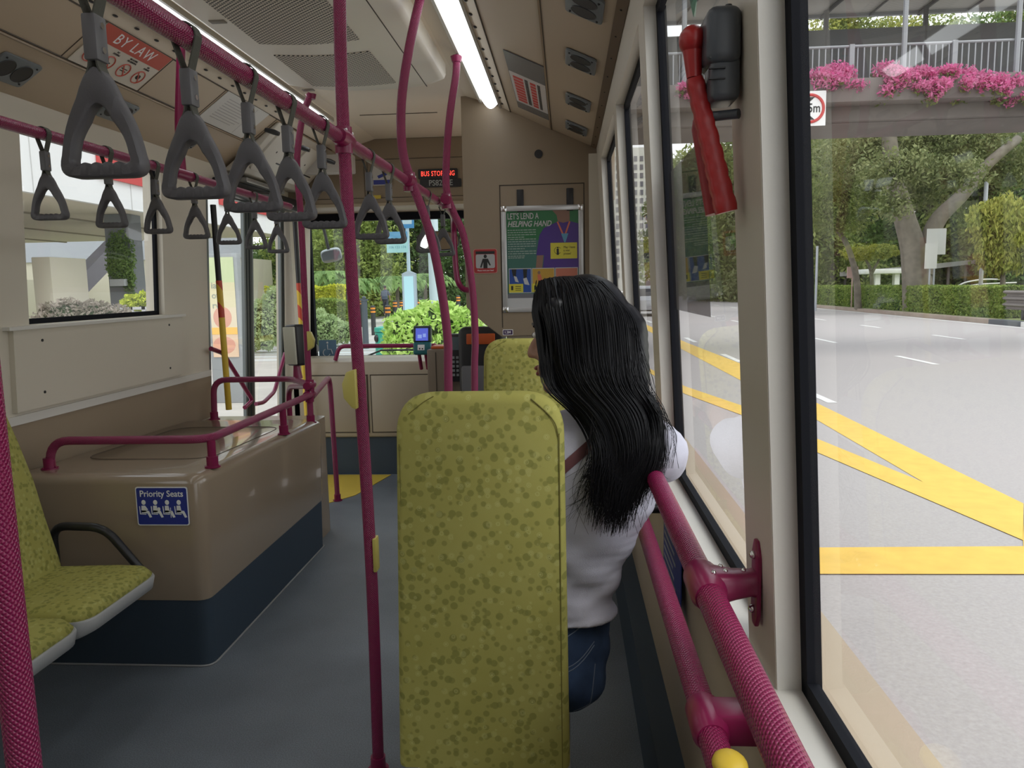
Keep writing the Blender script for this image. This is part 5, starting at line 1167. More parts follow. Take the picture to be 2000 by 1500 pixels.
mark([(.4, 4.63), (6.5, 4.73), (6.5, 5.28), (.4, 5.09)], pyel, .008)
mark([(3.1, 5.3), (2.77, 4.7), (3.35, 4.7), (3.62, 6.2)], pyel, .006)
b.mat(mat('road_scuff', (.62, .55, .3), .9)); mark([(1.05, 3.1), (1.32, 3.16), (1.32, 3.165), (1.05, 3.108)], b.cur)
struct(b.build('road', smooth=False), 'pale grey road with yellow and white lane markings')
b = MB().mat(mat('pavement', (.50, .47, .43), .85, var=.08, vs=2)); b.box(-60, -2.75, -20, 160, G-.3, PV); 
b.mat(mat('zebra', (.62, .63, .62), .8))
for k in range(7): b.box(-8.6, -4.2, 17.6+.9*k, 18.05+.9*k, PV, PV+.01)
struct(b.build('pavement', smooth=False), 'pale pavement on the left of the bus')
b = MB().mat(mat('grass', (.20, .24, .07), .95, var=.25, vs=1.5)); b.add([(16.5, -30, G+.15), (90, -30, G+.15), (90, 170, G+.15), (16.5, 170, G+.15)], [(0, 1, 2, 3)])
b.add([(23, 20, -.2), (42, 20, 3.2), (42, 160, 3.2), (23, 160, -.2)], [(0, 1, 2, 3)]); b.box(-60, -11, 34, 120, PV, PV+.03)
struct(b.build('grass_verge', smooth=False), 'grass verge and bank across the road')
b = MB().mat(mat('kerb_brown', (.34, .27, .22), .9, var=.1, vs=2)); b.box(16.05, 16.5, -30, 150, G, G+.17)
b.mat(mat('kerb_white', (.72, .71, .68), .8)); 
for k in range(12):
    b.mat(mat('kerb_white') if k % 2 else mat('kerb_dark', (.10, .11, .12), .8)); b.box(16.04, 16.51, 30.5-2.1*k-2.1, 30.5-2.1*k, G, G+.175)
struct(b.build('kerb', smooth=False), 'stone kerb across the road, painted black and white at its near end')

# ------------------------------------------------------------------ footbridge across the road
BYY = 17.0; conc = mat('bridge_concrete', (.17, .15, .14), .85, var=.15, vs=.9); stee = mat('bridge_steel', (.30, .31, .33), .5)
t = thing('footbridge', 'covered concrete footbridge crossing over the road, hung with pink bougainvillea', 'footbridge', (8, 18.5, -.35))
x0, x1 = -9, 34
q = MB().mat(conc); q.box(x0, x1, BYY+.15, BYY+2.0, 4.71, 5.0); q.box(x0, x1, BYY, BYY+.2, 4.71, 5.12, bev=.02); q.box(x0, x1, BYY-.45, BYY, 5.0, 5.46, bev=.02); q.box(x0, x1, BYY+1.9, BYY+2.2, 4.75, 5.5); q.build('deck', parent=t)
q = MB().mat(conc); q.box(17.6, 18.6, BYY+.5, BYY+1.7, G, 4.72); q.build('pier', parent=t)
q = MB().mat(stee)
q.tube([(x0, BYY+.1, 6.22), (x1, BYY+.1, 6.22)], .03, 8); q.tube([(x0, BYY+.1, 5.4), (x1, BYY+.1, 5.4)], .02, 6)
for k in range(int((x1-x0)/.13)): x = x0+.13*k; q.box(x-.012, x+.012, BYY+.09, BYY+.11, 5.1, 6.2)
for k in range(21): x = x0+2.05*k+.6; q.box(x-.05, x+.05, BYY+.04, BYY+.16, 5.1, 6.25)
rl = q.build('railing', parent=t); rl['label'] = 'pale steel railing'
q = MB().mat(mat('bridge_far_panel', (.16, .165, .17), .7)); q.box(x0, x1, BYY+2.15, BYY+2.22, 5.2, 7.18); q.build('far_parapet', parent=t)
roof = mat('bridge_roof', (.55, .54, .52), .7); q = MB().mat(roof); pr = []
for k in range(13):
    a = k/12; y = BYY-.15+2.75*a; z = 7.40+.24*a+.32*math.sin(PI*a); pr.append((y, z))
q.prism(pr+[(y, z+.05) for y, z in pr[::-1]], x0, x1, 'X'); q.mat(stee); q.box(x0, x1, BYY+2.55, BYY+2.65, 7.58, 7.68); q.build('roof', parent=t)
for k in range(9):
    x = 1.05+1.9*k; x = at(1768, 100, BYY).x+2.23*(k-3)
    q = MB().mat(stee); q.tube([(x, BYY+.05, 5.0), (x, BYY+.05, 7.45)], .055, 8); q.build('roof_post', parent=t)
    q = MB().mat(mat('bridge_rib', (.12, .12, .125), .6)); q.tube([(x-.9+.9*i_/12, y, z-.06) for i_, (y, z) in enumerate(pr[::-1])], .045, 6); q.build('roof_rib', parent=t)
    q = MB().mat(mat('bridge_rib')); q.tube([(x-.9, BYY+2.2, 4.9), (x-.9, BYY+2.2, 7.62)], .06, 8); q.build('roof_post', parent=t)
    q = MB().mat(mat('bridge_rib')); q.tube([(x+.2+.9*i_/12, y, z-.05) for i_, (y, z) in enumerate(pr[::-1])], .025, 6); q.build('roof_rib', parent=t)
bg_ = leafmat('bougainvillea', (.80, .16, .42), (.66, .30, .44), 3.0, .4); bgg = leafmat('bougainvillea_green', (.12, .17, .05), (.25, .28, .10), 3, .3)
for i, (px0, px1, py0, py1, lab) in enumerate(((1590, 1765, 118, 205, 'magenta bougainvillea bush nearest the black window edge, spilling over the bridge planter'), (1755, 1880, 122, 200, 'pink bougainvillea bush in the middle of the bridge planter'), (1868, 1995, 118, 208, 'largest pink bougainvillea bush at the right of the bridge planter'), (1320, 1430, 160, 212, 'pink bougainvillea seen on the bridge behind the emergency hammer'), (1990, 2150, 140, 210, 'bougainvillea at the right edge of the view'))):
    A = at(px0, py1, BYY-.3); B = at(px1, py0, BYY-.3); w_ = (B.x-A.x); h_ = B.z-A.z; cx_ = (A.x+B.x)/2; cz_ = (A.z+B.z)/2
    t2 = thing('bougainvillea', lab, 'flowering shrub', (cx_, BYY-.3, 5.15), 'bougainvilleas along the footbridge'); rg = random.Random(i)
    bl = [((cx_+w_*(rg.random()-.5)*.95, BYY-.35+rg.uniform(-.2, .2), cz_+h_*rg.uniform(-.3, .3)), (w_*rg.uniform(.10, .2), .3, h_*rg.uniform(.12, .30))) for k in range(15)]
    leaves('flowers', bl, 6500, .042, bg_, t2, .2, seed=i); leaves('foliage', [(c, (r[0]*.9, r[1], r[2]*.9)) for c, r in [((c[0], c[1]+.1, c[2]-h_*.12), r) for c, r in bl]], 1400, .05, bgg, t2, .1, seed=i+9)
# height limit sign
A = at(1502, 183, BYY-.5); B = at(1613, 243, BYY-.5); c = Vector(((B.x-.62), BYY-.5, (A.z+B.z)/2)); c.x = at(1613, 200, BYY-.5).x-.31
M = frame(c, (1, 0, 0), (0, 0, 1)); q = MB().mat(whitep); q.box(-.31, .31, -.34, .34, -.01, .01, T=M); o = q.build('height_limit_sign'); recenter(o, c); tag(o, 'white square 4.5m height limit sign with a red ring on the footbridge', 'sign')
q = MB().mat(mat('sign_ring_red', (.55, .04, .04), .5)); q.tube([(.265*math.cos(a), .265*math.sin(a), .012) for a in [2*PI*k/40 for k in range(40)]], .030, 6, closed=True, T=M); q.mat(blackp); q.text('4.5m', .25, M @ Matrix.Translation((.205, 0, .014)), bold=.004, sx=.78, align='RIGHT'); q.prism([(-.09, .22), (.09, .22), (0, .14)], .012, .016, 'Z', T=M); q.prism([(-.09, -.22), (.09, -.22), (0, -.14)], .012, .016, 'Z', T=M); q.build('printed_face', parent=o)
q = MB().mat(stee); q.box(c.x-.04, c.x+.04, BYY-.49, BYY-.1, 4.9, 5.0); q.build('bracket', parent=o)

# ------------------------------------------------------------------ across the road
hg = leafmat('hedge_leaf', (.10, .20, .03), (.42, .50, .12), 2.5)
def hedge(label, x0, x1, y0, y1, z0, z1, n, m, size, name='hedge', seed=3, group=None):
    t = thing(name, label, 'hedge', ((x0+x1)/2, (y0+y1)/2, z0), group); rg = np.random.RandomState(seed)
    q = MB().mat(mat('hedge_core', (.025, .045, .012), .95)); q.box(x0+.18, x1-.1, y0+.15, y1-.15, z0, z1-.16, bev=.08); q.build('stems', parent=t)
    P = np.stack([x0+(x1-x0)*rg.rand(n), y0+(y1-y0)*rg.rand(n)**1.5, z0+(z1-z0)*rg.rand(n)], 1); side = rg.rand(n)
    P[side < .45, 0] = x0+.12*rg.rand((side < .45).sum()); mt = (side >= .45) & (side < .85); P[mt, 2] = z1-.14*rg.rand(mt.sum()); e_ = side > .93; P[e_, 1] = y0+.15*rg.rand(e_.sum())
    P += .05*np.sin(P[:, [1, 2, 0]]*3)
    leaves_at('foliage', P, size, m, t, seed); return t
def leaves_at(name, P, size, m, parent, seed=1):
    rg = np.random.RandomState(seed); k = len(P); a = rg.normal(size=(k, 3)); a /= np.linalg.norm(a, axis=1)[:, None]; b_ = rg.normal(size=(k, 3)); b_ -= (b_*a).sum(1)[:, None]*a; b_ /= np.linalg.norm(b_, axis=1)[:, None]
    s = size*(.6+.8*rg.rand(k))[:, None]; V = np.stack([P-a*s, P+b_*s*.5, P+a*s, P-b_*s*.5], 1).reshape(-1, 3)
    me = bpy.data.meshes.new(name); me.vertices.add(4*k); me.vertices.foreach_set('co', V.ravel()); me.loops.add(4*k); me.loops.foreach_set('vertex_index', np.arange(4*k))
    me.polygons.add(k); me.polygons.foreach_set('loop_start', np.arange(k)*4); me.polygons.foreach_set('loop_total', np.full(k, 4)); me.update(); me.validate(); return meshobj(name, me, m, parent)
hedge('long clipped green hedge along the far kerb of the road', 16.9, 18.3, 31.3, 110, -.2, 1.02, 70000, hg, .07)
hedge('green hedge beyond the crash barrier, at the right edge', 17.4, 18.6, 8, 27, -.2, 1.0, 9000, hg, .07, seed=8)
bark = mat('bark', (.17, .145, .115), .9, bump=.8, bs=30, var=.25, vs=4); bark2 = mat('bark_pale', (.19, .165, .13), .9, bump=.8, bs=30, var=.2, vs=4)
def tree(label, base, trunks, blobs, n, size, m, group=None, seed=1, name='tree', bk=None, droop=0, shell=.35):
    t = thing(name, label, 'tree', base, group)
    q = MB().mat(bk or bark)
    for pts, r0, r1 in trunks: p = spline(pts, 5); q.tube(p, [r0+(r1-r0)*i/(len(p)-1) for i in range(len(p))], 10)
    q.build('trunk', parent=t)
    leaves('foliage', blobs, n, size, m, t, shell, seed=seed, droop=droop); return t
tg = leafmat('leaf_dark', (.06, .12, .035), (.22, .33, .09), 1.1); tl = leafmat('leaf_light', (.14, .20, .045), (.38, .42, .14), .9); ty = leafmat('leaf_yellow', (.22, .27, .05), (.52, .50, .12), 1.5); tb = leafmat('leaf_olive', (.11, .15, .05), (.36, .38, .17), .8)
# the big forked tree
Y_ = 40; base = at(1795, 600, Y_); base.z = -.2
tree('large forked tree with a thick pale trunk behind the hedge', base, [([base, at(1790, 540, Y_), at(1782, 480, Y_), at(1765, 420, Y_), at(1745, 340, Y_), at(1735, 250, Y_)], .75, .32), ([at(1803, 535, Y_), at(1815, 470, Y_), at(1835, 425, Y_), at(1880, 380, Y_), at(1930, 320, Y_), at(1990, 270, Y_)], .5, .2)],
     [(at(1700, 290, Y_+2), (3.4, 2.5, 2.0)), (at(1790, 270, Y_+2), (3.0, 2.5, 1.8)), (at(1900, 270, Y_+2), (3.6, 2.5, 1.8)), (at(1800, 370, Y_+4), (2.2, 1.5, 1.2)), (at(1700, 370, Y_+4), (1.8, 1.5, 1.1)), (at(1980, 330, Y_+2), (2, 1.5, 1.2)), (at(1760, 330, Y_-2), (2.2, .8, 1.0)), (at(1745, 400, Y_-2), (1.0, .6, .8)), (at(1870, 340, Y_-2), (1.6, .8, .9))], 30000, .11, tb, seed=2, bk=bark2, shell=.1)
# weeping light-green tree
Y_ = 36; base = at(1865, 600, Y_); 
base = at(1960, 600, Y_); base.z = -.2
tree('weeping light green tree at the right of the view', base, [([base, at(1958, 520, Y_), at(1955, 430, Y_)], .13, .07)], [(at(1955, 440, Y_), (1.25, 1.0, 1.3)), (at(1925, 430, Y_), (.75, .8, .8)), (at(1925, 480, Y_), (.45, .5, 1.0)), (at(1985, 470, Y_), (1.0, .8, 1.4)), (at(1950, 500, Y_), (.8, .6, .9))], 16000, .12, ty, seed=4, droop=1.2, shell=.2)
# flat-topped yellow-green tree
Y_ = 46; base = at(1703, 600, Y_); base.z = -.2
tree('small flat-topped yellow-green tree by the white shelter', base, [([base, at(1702, 535, Y_), at(1690, 505, Y_)], .14, .06), ([at(1702, 535, Y_), at(1718, 505, Y_)], .1, .05)], [(at(1700, 493, Y_), (1.5, 1.2, .42)), (at(1680, 498, Y_), (.9, .9, .35)), (at(1722, 490, Y_), (.9, .9, .4))], 8000, .08, ty, seed=5, shell=.2)
base = at(1676, 600, 44); base.z = -.2; tree('slim grey-trunked tree just left of the flat-topped tree', base, [([base, at(1672, 540, 44), at(1655, 480, 44), at(1630, 440, 44), at(1605, 400, 44)], .2, .08)], [(at(1620, 400, 44), (2.0, 1.6, 1.5)), (at(1650, 430, 44), (1.3, 1.2, .9))], 9000, .09, tl, seed=6, shell=.2)
# woodland wall
rg = random.Random(5)
kinds = [('tall dark tree of the woodland across the road', tg), ('lighter green tree of the woodland across the road', tl), ('olive-brown tree of the woodland across the road', tb)]
spots = []
for i, (px, Y_, top_) in enumerate(((1585, 62, 200), (1625, 55, 240), (1660, 70, 150), (1705, 60, 260), (1750, 66, 180), (1800, 58, 240), (1850, 64, 180), (1900, 56, 230), (1945, 62, 170), (1990, 52, 230), (2040, 55, 170), (1430, 80, 300), (1405, 95, 330), (1450, 72, 220), (1500, 70, 180), (1545, 66, 200), (1372, 115, 300), (1342, 130, 330))):
    base = at(px, 560, Y_); base.z = 0; tp = at(px, top_, Y_).z; k = i % 3; bl = []; wd = Y_*.055
    for a in range(8): z = tp*(.04+.13*a)+rg.uniform(-.4, .4); bl.append(((base.x+rg.uniform(-.5, .5)*wd, base.y+rg.uniform(-1.5, 1.5), z), (wd*rg.uniform(.7, 1.05), wd*.6, tp*.13)))
    spots.append((px, Y_)); names_ = ['leftmost', 'second', 'third', 'fourth', 'fifth', 'sixth', 'seventh', 'eighth', 'ninth', 'tenth', 'eleventh']
    lab = ('%s woodland tree from the left through the nearest window' % names_[i]) if i < 11 else 'woodland tree far along the road, %s of those seen through the second window' % ['nearest', 'second', 'third', 'fourth', 'fifth', 'sixth', 'farthest'][i-11]
    tree(lab+[', dark green', ', pale green', ', olive brown'][k], base, [([base, (base.x+.3, base.y, tp*.5), (base.x, base.y, tp*.8)], .28, .1)], bl, 15000, .0034*Y_, kinds[k][1], 'woodland trees across the road', seed=20+i, shell=.15)
# trees beyond the bridge, above its parapet
for i, (px, py, rx) in enumerate(((1600, 80, 1.6), (1680, 78, 1.7), (1745, 75, 1.2), (1820, 72, 1.5), (1945, 60, 1.9), (1640, -5, .9), (1990, 20, .8))):
    c = at(px, py, 78); base = Vector((c.x, c.y, -.2)); tree(['tree crown showing under the bridge roof at its left end', 'yellowish tree crown left of centre under the bridge roof', 'small tree crown beside the second roof post of the bridge', 'green tree crown between two bridge roof posts', 'tree crown at the right under the bridge roof', 'tree top just above the left end of the bridge roof', 'tree top above the right end of the bridge roof'][i], base, [([base, (base.x, base.y, c.z*.6), c], .3, .1)], [(c, (rx*2.6, 3, 2.2)), (c+Vector((1, 0, -2.4)), (rx*2.3, 2.6, 2.2)), (c+Vector((-.6, 0, -5)), (rx*2.4, 2.6, 2.6))], 5200, .2, (ty, tl, ty, tl, tg, tl, tl)[i], 'tree tops beyond the footbridge', seed=60+i, shell=.2)
# crash barrier
t = thing('crash_barrier', 'grey corrugated crash barrier at the right end of the hedge', 'barrier', (16.9, 27, -.2)); q = MB().mat(mat('barrier_steel', (.22, .19, .18), .5, metal=.3)); pr = []
for k in range(19): z = .18+.72*k/18; pr.append((16.85+.09*math.sin(2*PI*k/18*3), z))
q.prism(pr+[(x+.02, z) for x, z in pr[::-1]], 12, 31.0, 'Y'); q.build('rail', parent=t)
for y in (14, 18, 22, 26, 30): q = MB().mat(mat('post_dark', (.03, .03, .035), .6)); q.box(16.98, 17.12, y-.08, y+.08, -.2, .82); q.build('post', parent=t)
# covered walkway + white shelter
t = thing('covered_walkway', 'low covered walkway with thin columns behind the hedge', 'walkway', (28, 52, -.2)); q = MB().mat(mat('walkway_roof', (.30, .29, .28), .7))
a_ = at(1640, 540, 54); c_ = at(1800, 528, 54); d_ = at(1945, 510, 54); q.add([a_, c_, c_+Vector((0, 2, .1)), a_+Vector((0, 2, .1)), c_+Vector((0, 0, .35)), a_+Vector((0, 0, .3)), d_, d_+Vector((0, 2, .1)), d_+Vector((0, 0, .25))], [(0, 1, 4, 5), (1, 6, 8, 4), (0, 3, 2, 1), (1, 2, 7, 6), (5, 4, 2, 3), (4, 8, 7, 2)]); q.build('roof', parent=t, smooth=False)
for k in range(9): px = 1655+34*k; zt = at(px, 540-.1*(px-1640), 54); q = MB().mat(mat('walkway_post', (.16, .14, .13), .7)); q.tube([(zt.x, 54.4, -.2), (zt.x, 54.4, zt.z)], .1, 8); q.build('column', parent=t)
for k, (a, c) in enumerate(((1690, 1780),)):
    A = at(a, 540, 50); B = at(c, 524, 50); t = thing('white_shelter', 'bright white flat-roofed shelter behind the hedge', 'shelter', ((A.x+B.x)/2, 50, -.2)); q = MB().mat(mat('bright_white', (.8, .8, .78), .5)); q.box(A.x, B.x, 50, 53, A.z+.15, B.z, bev=.03); q.build('roof', parent=t)
    for px in (1716, 1754): p = at(px, 570, 50); q = MB().mat(mat('bright_white')); q.box(p.x-.15, p.x+.15, 50.2, 50.6, -.2, A.z+.2); q.build('column', parent=t)
t = thing('curved_handrail', 'pair of curved steel handrails behind the hedge', 'handrail', at(1900, 560, 48)); q = MB().mat(mat('steel_pale', (.5, .5, .48), .4, metal=.4)); q.tube(spline([at(1865, 563, 48), at(1885, 552, 48), at(1920, 546, 48), at(1955, 546, 48)], 5), .05, 8); q.tube(spline([at(1850, 568, 48), at(1885, 560, 48), at(1920, 555, 48), at(1985, 552, 48)], 5), .05, 8); q.build('bar', parent=t)
def post(label, px, Y_, ztop, r, m, name='lamp_post'):
    p = at(px, 560, Y_); q = MB().mat(m); q.tube([(p.x, Y_, -.2), (p.x, Y_, ztop)], r, 10); o = q.build(name); recenter(o, (p.x, Y_, -.2)); return tag(o, label, 'post')
post('slender grey lamp post behind the hedge at the right', 1915, 38, 5.8, .09, mat('post_grey', (.42, .44, .48), .5)); post('thin grey post near the black window edge', 1594, 42, 3.2, .06, mat('post_grey'))
for px, py, w_, h_, lab in ((1828, 472, .45, .62, 'upper pale sign board on the forked tree'), (1818, 500, .28, .6, 'lower beige sign board on the forked tree')):
    c = at(px, py, 39 if w_ > .3 else 38.6); q = MB().mat(mat('board_pale', (.62, .62, .6), .5)); q.box(c.x-w_, c.x+w_, c.y-.04, c.y, c.z-h_, c.z+h_); o = q.build('sign_board'); recenter(o, c); tag(o, lab, 'sign')
    q = MB().mat(mat('post_grey')); q.tube([(c.x, c.y+.04, -.2), (c.x, c.y+.04, c.z)], .04, 6); q.build('post', parent=o)
c = at(1665, 532, 47); q = MB().mat(mat('board_red', (.62, .4, .38), .5)); q.box(c.x-.32, c.x+.32, 46.96, 47, c.z-.33, c.z+.33); q.box(c.x-.03, c.x+.03, 46.98, 47.02, -.2, c.z); o = q.build('sign_board'); recenter(o, c); tag(o, 'small pinkish sign board at the left of the white shelter', 'sign')
# high-rise far along the road
t = thing('apartment_tower', 'pale tower block with rows of square windows far along the road', 'building', (17, 160, 0)); fac = mat('tower_cream', (.68, .66, .60), .7); wdk = mat('tower_window', (.16, .15, .17), .3)
A = at(1190, 298, 150); B = at(1268, 298, 150); q = MB().mat(fac); q.box(A.x-2, B.x+2, 150, 175, 0, B.z+1); q.build('wall', parent=t)
q = MB().mat(wdk); nx = 9; 
for i in range(nx):
    for k in range(17):
        x = A.x-1.0+(B.x-A.x+2.6)/nx*i; z = 2.5+k*1.55
        if z < B.z-.6: q.box(x, x+.62, 149.9, 150.05, z, z+.95)
pn = q.build('windows_grid', parent=t); pn.name = 'window_band'; pn['kind'] = 'stuff'
# car
p = at(1266, 612, 42); p.z = G; t = thing('car', 'silver-grey car with red tail lights ahead in the road', 'car', p)
cm = mat('car_silver', (.34, .34, .36), .3, metal=.4); q = MB().mat(cm)
side = [(0, .35), (0, .9), (.15, 1.05), (.5, 1.62), (2.2, 1.66), (3.0, 1.1), (4.1, .95), (4.3, .7), (4.3, .3), (0, .3)]
q.prism([(p.y+a, G+c) for a, c in side], p.x-.85, p.x+.85, 'X', bev=.06); q.build('body', parent=t, angle=60)
q = MB().mat(mat('car_glass', (.03, .03, .04), .1)); q.box(p.x-.66, p.x+.66, p.y+.18, p.y+.30, G+1.1, G+1.5); q.build('rear_window', parent=t)
for s in (-1, 1): q = MB().mat(mat('tail_red', (.6, .03, .03), .3, emit=(1, .1, .08), es=.8)); q.box(p.x+s*.62-.16, p.x+s*.62+.16, p.y-.03, p.y+.05, G+.85, G+1.02, bev=.02); q.build('tail_light', parent=t)
for s in (-1, 1):
    for yy in (.8, 3.4): q = MB().mat(dark); q.tube([(p.x+s*.70, p.y+yy, G+.33), (p.x+s*.88, p.y+yy, G+.33)], .33, 18); q.build('wheel', parent=t)
t = thing('van', 'dark van farther up the road beyond the silver car', 'van', (7.6, 62, G)); q = MB().mat(mat('van_dark', (.06, .06, .07), .4)); q.prism([(62, G+.4), (62, G+2.0), (65.5, G+2.0), (66.5, G+1.2), (67, G+1.1), (67, G+.4)], 6.7, 8.4, 'X', bev=.08); q.build('body', parent=t)
for s in (6.8, 8.3): q = MB().mat(dark); q.tube([(s-.1, 63, G+.35), (s+.1, 63, G+.35)], .35, 16); q.build('wheel', parent=t)

# ------------------------------------------------------------------ left of the bus
t = thing('station_canopy', 'white canopy fascia with a beige soffit beside the bus stop', 'canopy', (-18, 18, -.2)); q = MB().mat(mat('fascia_white', (.82, .83, .84), .5)); q.box(-12.15, -12, -4, 33, 3.75, 9.5); q.build('fascia', parent=t)
q = MB().mat(mat('fascia_joint', (.55, .55, .55), .6))
for k in range(9): q.box(-11.998, -11.99, 1+4*k, 1.03+4*k, 3.75, 9)
q.build('fascia_joint', parent=t)
q = MB().mat(mat('soffit_beige', (.66, .61, .50), .7)); q.box(-26, -12.16, -4, 33, 3.76, 3.95); 
q.mat(mat('soffit_line', (.3, .27, .22), .7))
for x in (-15, -18.5, -22): q.box(x-.05, x+.05, -4, 33, 3.72, 3.759)
q.build('soffit', parent=t)
for a, c in ((502, 560), (425, 455)):
    pass
for Y0_, Y1_, lab in ((26.5, 31.5, 'long red sign on the white canopy fascia'), (19.5, 22.5, 'shorter red sign on the white canopy fascia')):
    q = MB().mat(mat('fascia_red', (.55, .06, .06), .5)); q.box(-11.99, -11.93, Y0_, Y1_, 4.45, 5.25); o = q.build('fascia_sign'); recenter(o, (-11.96, (Y0_+Y1_)/2, 4.85)); tag(o, lab, 'sign')
t = thing('station_building', 'beige building with a pale base behind the bus stop', 'building', (-30, 40, -.2)); q = MB().mat(mat('building_beige', (.50, .47, .38), .8)); q.box(-45, -17, 40, 44, -.2, 3.2); q.box(-26.5, -26, -4, 40, -.2, 2.2); q.build('wall', parent=t)
q = MB().mat(mat('building_band', (.34, .36, .40), .6)); q.box(-45, -17, 39.9, 40, 3.2, 5.4); q.build('window_band', parent=t)
A = at(60, 500, 19); B = at(110, 640, 19); q = MB().mat(mat('building_beige')); q.box(A.x, B.x, 19, 20.5, -.2, at(80, 502, 19).z, bev=.02); o = q.build('service_block'); recenter(o, (A.x, 19, -.2)); tag(o, 'square beige block under the canopy, at the left of the window', 'building')
q = MB().mat(mat('reflection_lilac', (.42, .42, .52), .7)); P_ = [at(115, 560, 24), at(205, 470, 24), at(225, 470, 24), at(120, 580, 24)]; q.prism([(p.x, p.z) for p in P_], 24, 25.2, 'Y'); o = q.build('reflection_slab'); recenter(o, (P_[0].x, 24.5, P_[0].z)); tag(o, 'slanting lilac-grey slab under the canopy, a window reflection built as an object', 'slab')  # diagonal window reflection built as a solid slab
c = at(240, 600, 22); t = thing('ivy_column', 'grey column overgrown with ivy under the canopy', 'column', (c.x, 22, -.2)); q = MB().mat(mat('column_grey', (.14, .15, .16), .8)); q.box(c.x-.36, c.x+.36, 22, 22.7, -.2, 3.75); q.build('shaft', parent=t); leaves('ivy', [((c.x+.08, 21.95, at(240, 505, 22).z), (.48, .15, .85)), ((c.x+.3, 21.95, at(240, 550, 22).z), (.2, .12, .5))], 3600, .05, tg, t, .1, seed=71)
q = MB().mat(mat('box_grey', (.35, .36, .37), .6)); p = at(232, 552, 21.8); q.box(p.x-.22, p.x+.22, 21.7, 21.9, p.z-.1, p.z+.1); q.build('meter_box', parent=t)
post('thin brown leaning post beside the ivy column', 302, 20, 2.6, .04, mat('post_brown', (.2, .13, .1), .7), 'thin_post')
t = thing('pavement_railing', 'low white railing beside the bus stop', 'railing', (-8, 15, -.2)); q = MB().mat(mat('rail_white', (.6, .6, .62), .5)); A = at(232, 600, 16); B = at(330, 597, 16)
q.box(A.x, B.x, 15.97, 16.03, A.z-.06, A.z); q.box(A.x, B.x, 15.98, 16.02, .0, .06)
for k in range(5): x = A.x+(B.x-A.x)*k/4; q.box(x-.04, x+.04, 15.97, 16.03, -.2, A.z)
q.build('frame', parent=t); q = MB().mat(mat('panel_white', (.7, .7, .72), .5)); q.box(A.x+.05, B.x, 16.0, 16.02, .1, A.z-.1); q.build('infill', parent=t)
def bush(label, blobs, n, size, m, name='bush', group=None, seed=1, shell=.6):
    c = Vector(blobs[0][0]); t = thing(name, label, 'bush', (c.x, c.y, PV), group); q = MB().mat(mat('hedge_core'))
    for c_, r in blobs: q.ell(c_, tuple(v*.78 for v in r), 14, 9)
    q.build('stems', parent=t); leaves('foliage', blobs, n, size, m, t, shell, seed=seed); return t
gp = leafmat('shrub_grey_pink', (.22, .21, .15), (.50, .43, .38), 4); bush('grey-pink low shrub under the left window view', [(at(140, 625, 15), (.75, .5, .42)), (at(190, 625, 15), (.7, .5, .38)), (at(235, 635, 15), (.4, .4, .3))], 6000, .05, gp, seed=72)
lm = leafmat('leaf_lime', (.38, .48, .04), (.75, .80, .12), 3); bush('lime green shrub behind the low white railing', [(at(290, 590, 17), (.6, .4, .22))], 2200, .05, lm, seed=73)
# bus shelter advertisement
c = at(440, 600, 11); t = thing('advertisement_board', 'tall yellow and peach advertisement panel seen through the front door', 'advertisement', (c.x, 11, PV)); A = at(405, 503, 11); B = at(468, 697, 11)
q = MB().mat(mat('ad_frame', (.3, .32, .33), .5)); q.box(A.x-.05, B.x+.05, 11, 11.15, PV, A.z+.05, bev=.01); q.build('frame', parent=t); q = MB(); w_ = B.x-A.x; M = frame(((A.x+B.x)/2, 10.99, (A.z+B.z)/2), (1, 0, 0), (0, 0, 1)); h_ = A.z-B.z
for v0, v1, col_ in ((.25, .5, (.56, .64, .38)), (0, .25, (.68, .62, .40)), (-.25, 0, (.72, .62, .45)), (-.5, -.25, (.72, .52, .36))): q.mat(mat('ad_%d' % int(v0*100), col_, .4)); q.box(-w_/2, w_/2, v0*h_, v1*h_, 0, .004, T=M)
q.mat(mat('ad_peach', (.66, .33, .24), .4)); q.ell((-.02, -.1*h_, .004), (.14, .16, .002), 20, 8, T=M); q.ell((-.02, -.38*h_, .004), (.17, .13, .002), 20, 8, T=M); q.mat(mat('ad_amber', (.85, .5, .1), .4)); q.box(-w_/2, w_/2, -.27*h_, -.2*h_, .004, .007, T=M)
q.mat(mat('ad_text', (.30, .33, .28), .5))
for k, s_ in enumerate(('ia', 'of', 'rve')): q.text(s_, .13, M @ Matrix.Translation((-w_/2+.03, (.22-.10*k)*h_, .006)), align='LEFT', bold=.002)
q.build('printed_sheet', parent=t)
# ------------------------------------------------------------------ ahead of the bus
yh = leafmat('leaf_hedge_yellow', (.42, .48, .03), (.85, .82, .10), 3)
def hedge2(label, px0, px1, py0, py1, Y_, m, n, size, seed, name='hedge'):
    A = at(px0, py1, Y_); B = at(px1, py0, Y_); t = thing(name, label, 'hedge', ((A.x+B.x)/2, Y_+.6, PV)); q = MB().mat(mat('hedge_core')); q.box(A.x+.1, B.x-.1, Y_+.15, Y_+1.3, PV, B.z-.12, bev=.06); q.build('stems', parent=t)
    rg = np.random.RandomState(seed); P = np.stack([A.x+(B.x-A.x)*rg.rand(n), Y_+.14*rg.rand(n), A.z+(B.z-A.z)*rg.rand(n)], 1); k = n//3; P[:k, 2] = B.z-.12*rg.rand(k); P[:k, 1] = Y_+1.4*rg.rand(k); P[:, 2] += .05*np.sin(P[:, 0]*4); leaves_at('foliage', P, size, m, t, seed)
hedge2('bright yellow-green hedge left of the windscreen view', 518, 672, 558, 592, 30, yh, 9000, .07, 81); hedge2('darker green clipped hedge in front of the yellow one', 590, 678, 586, 640, 28, hg, 7000, .07, 82)
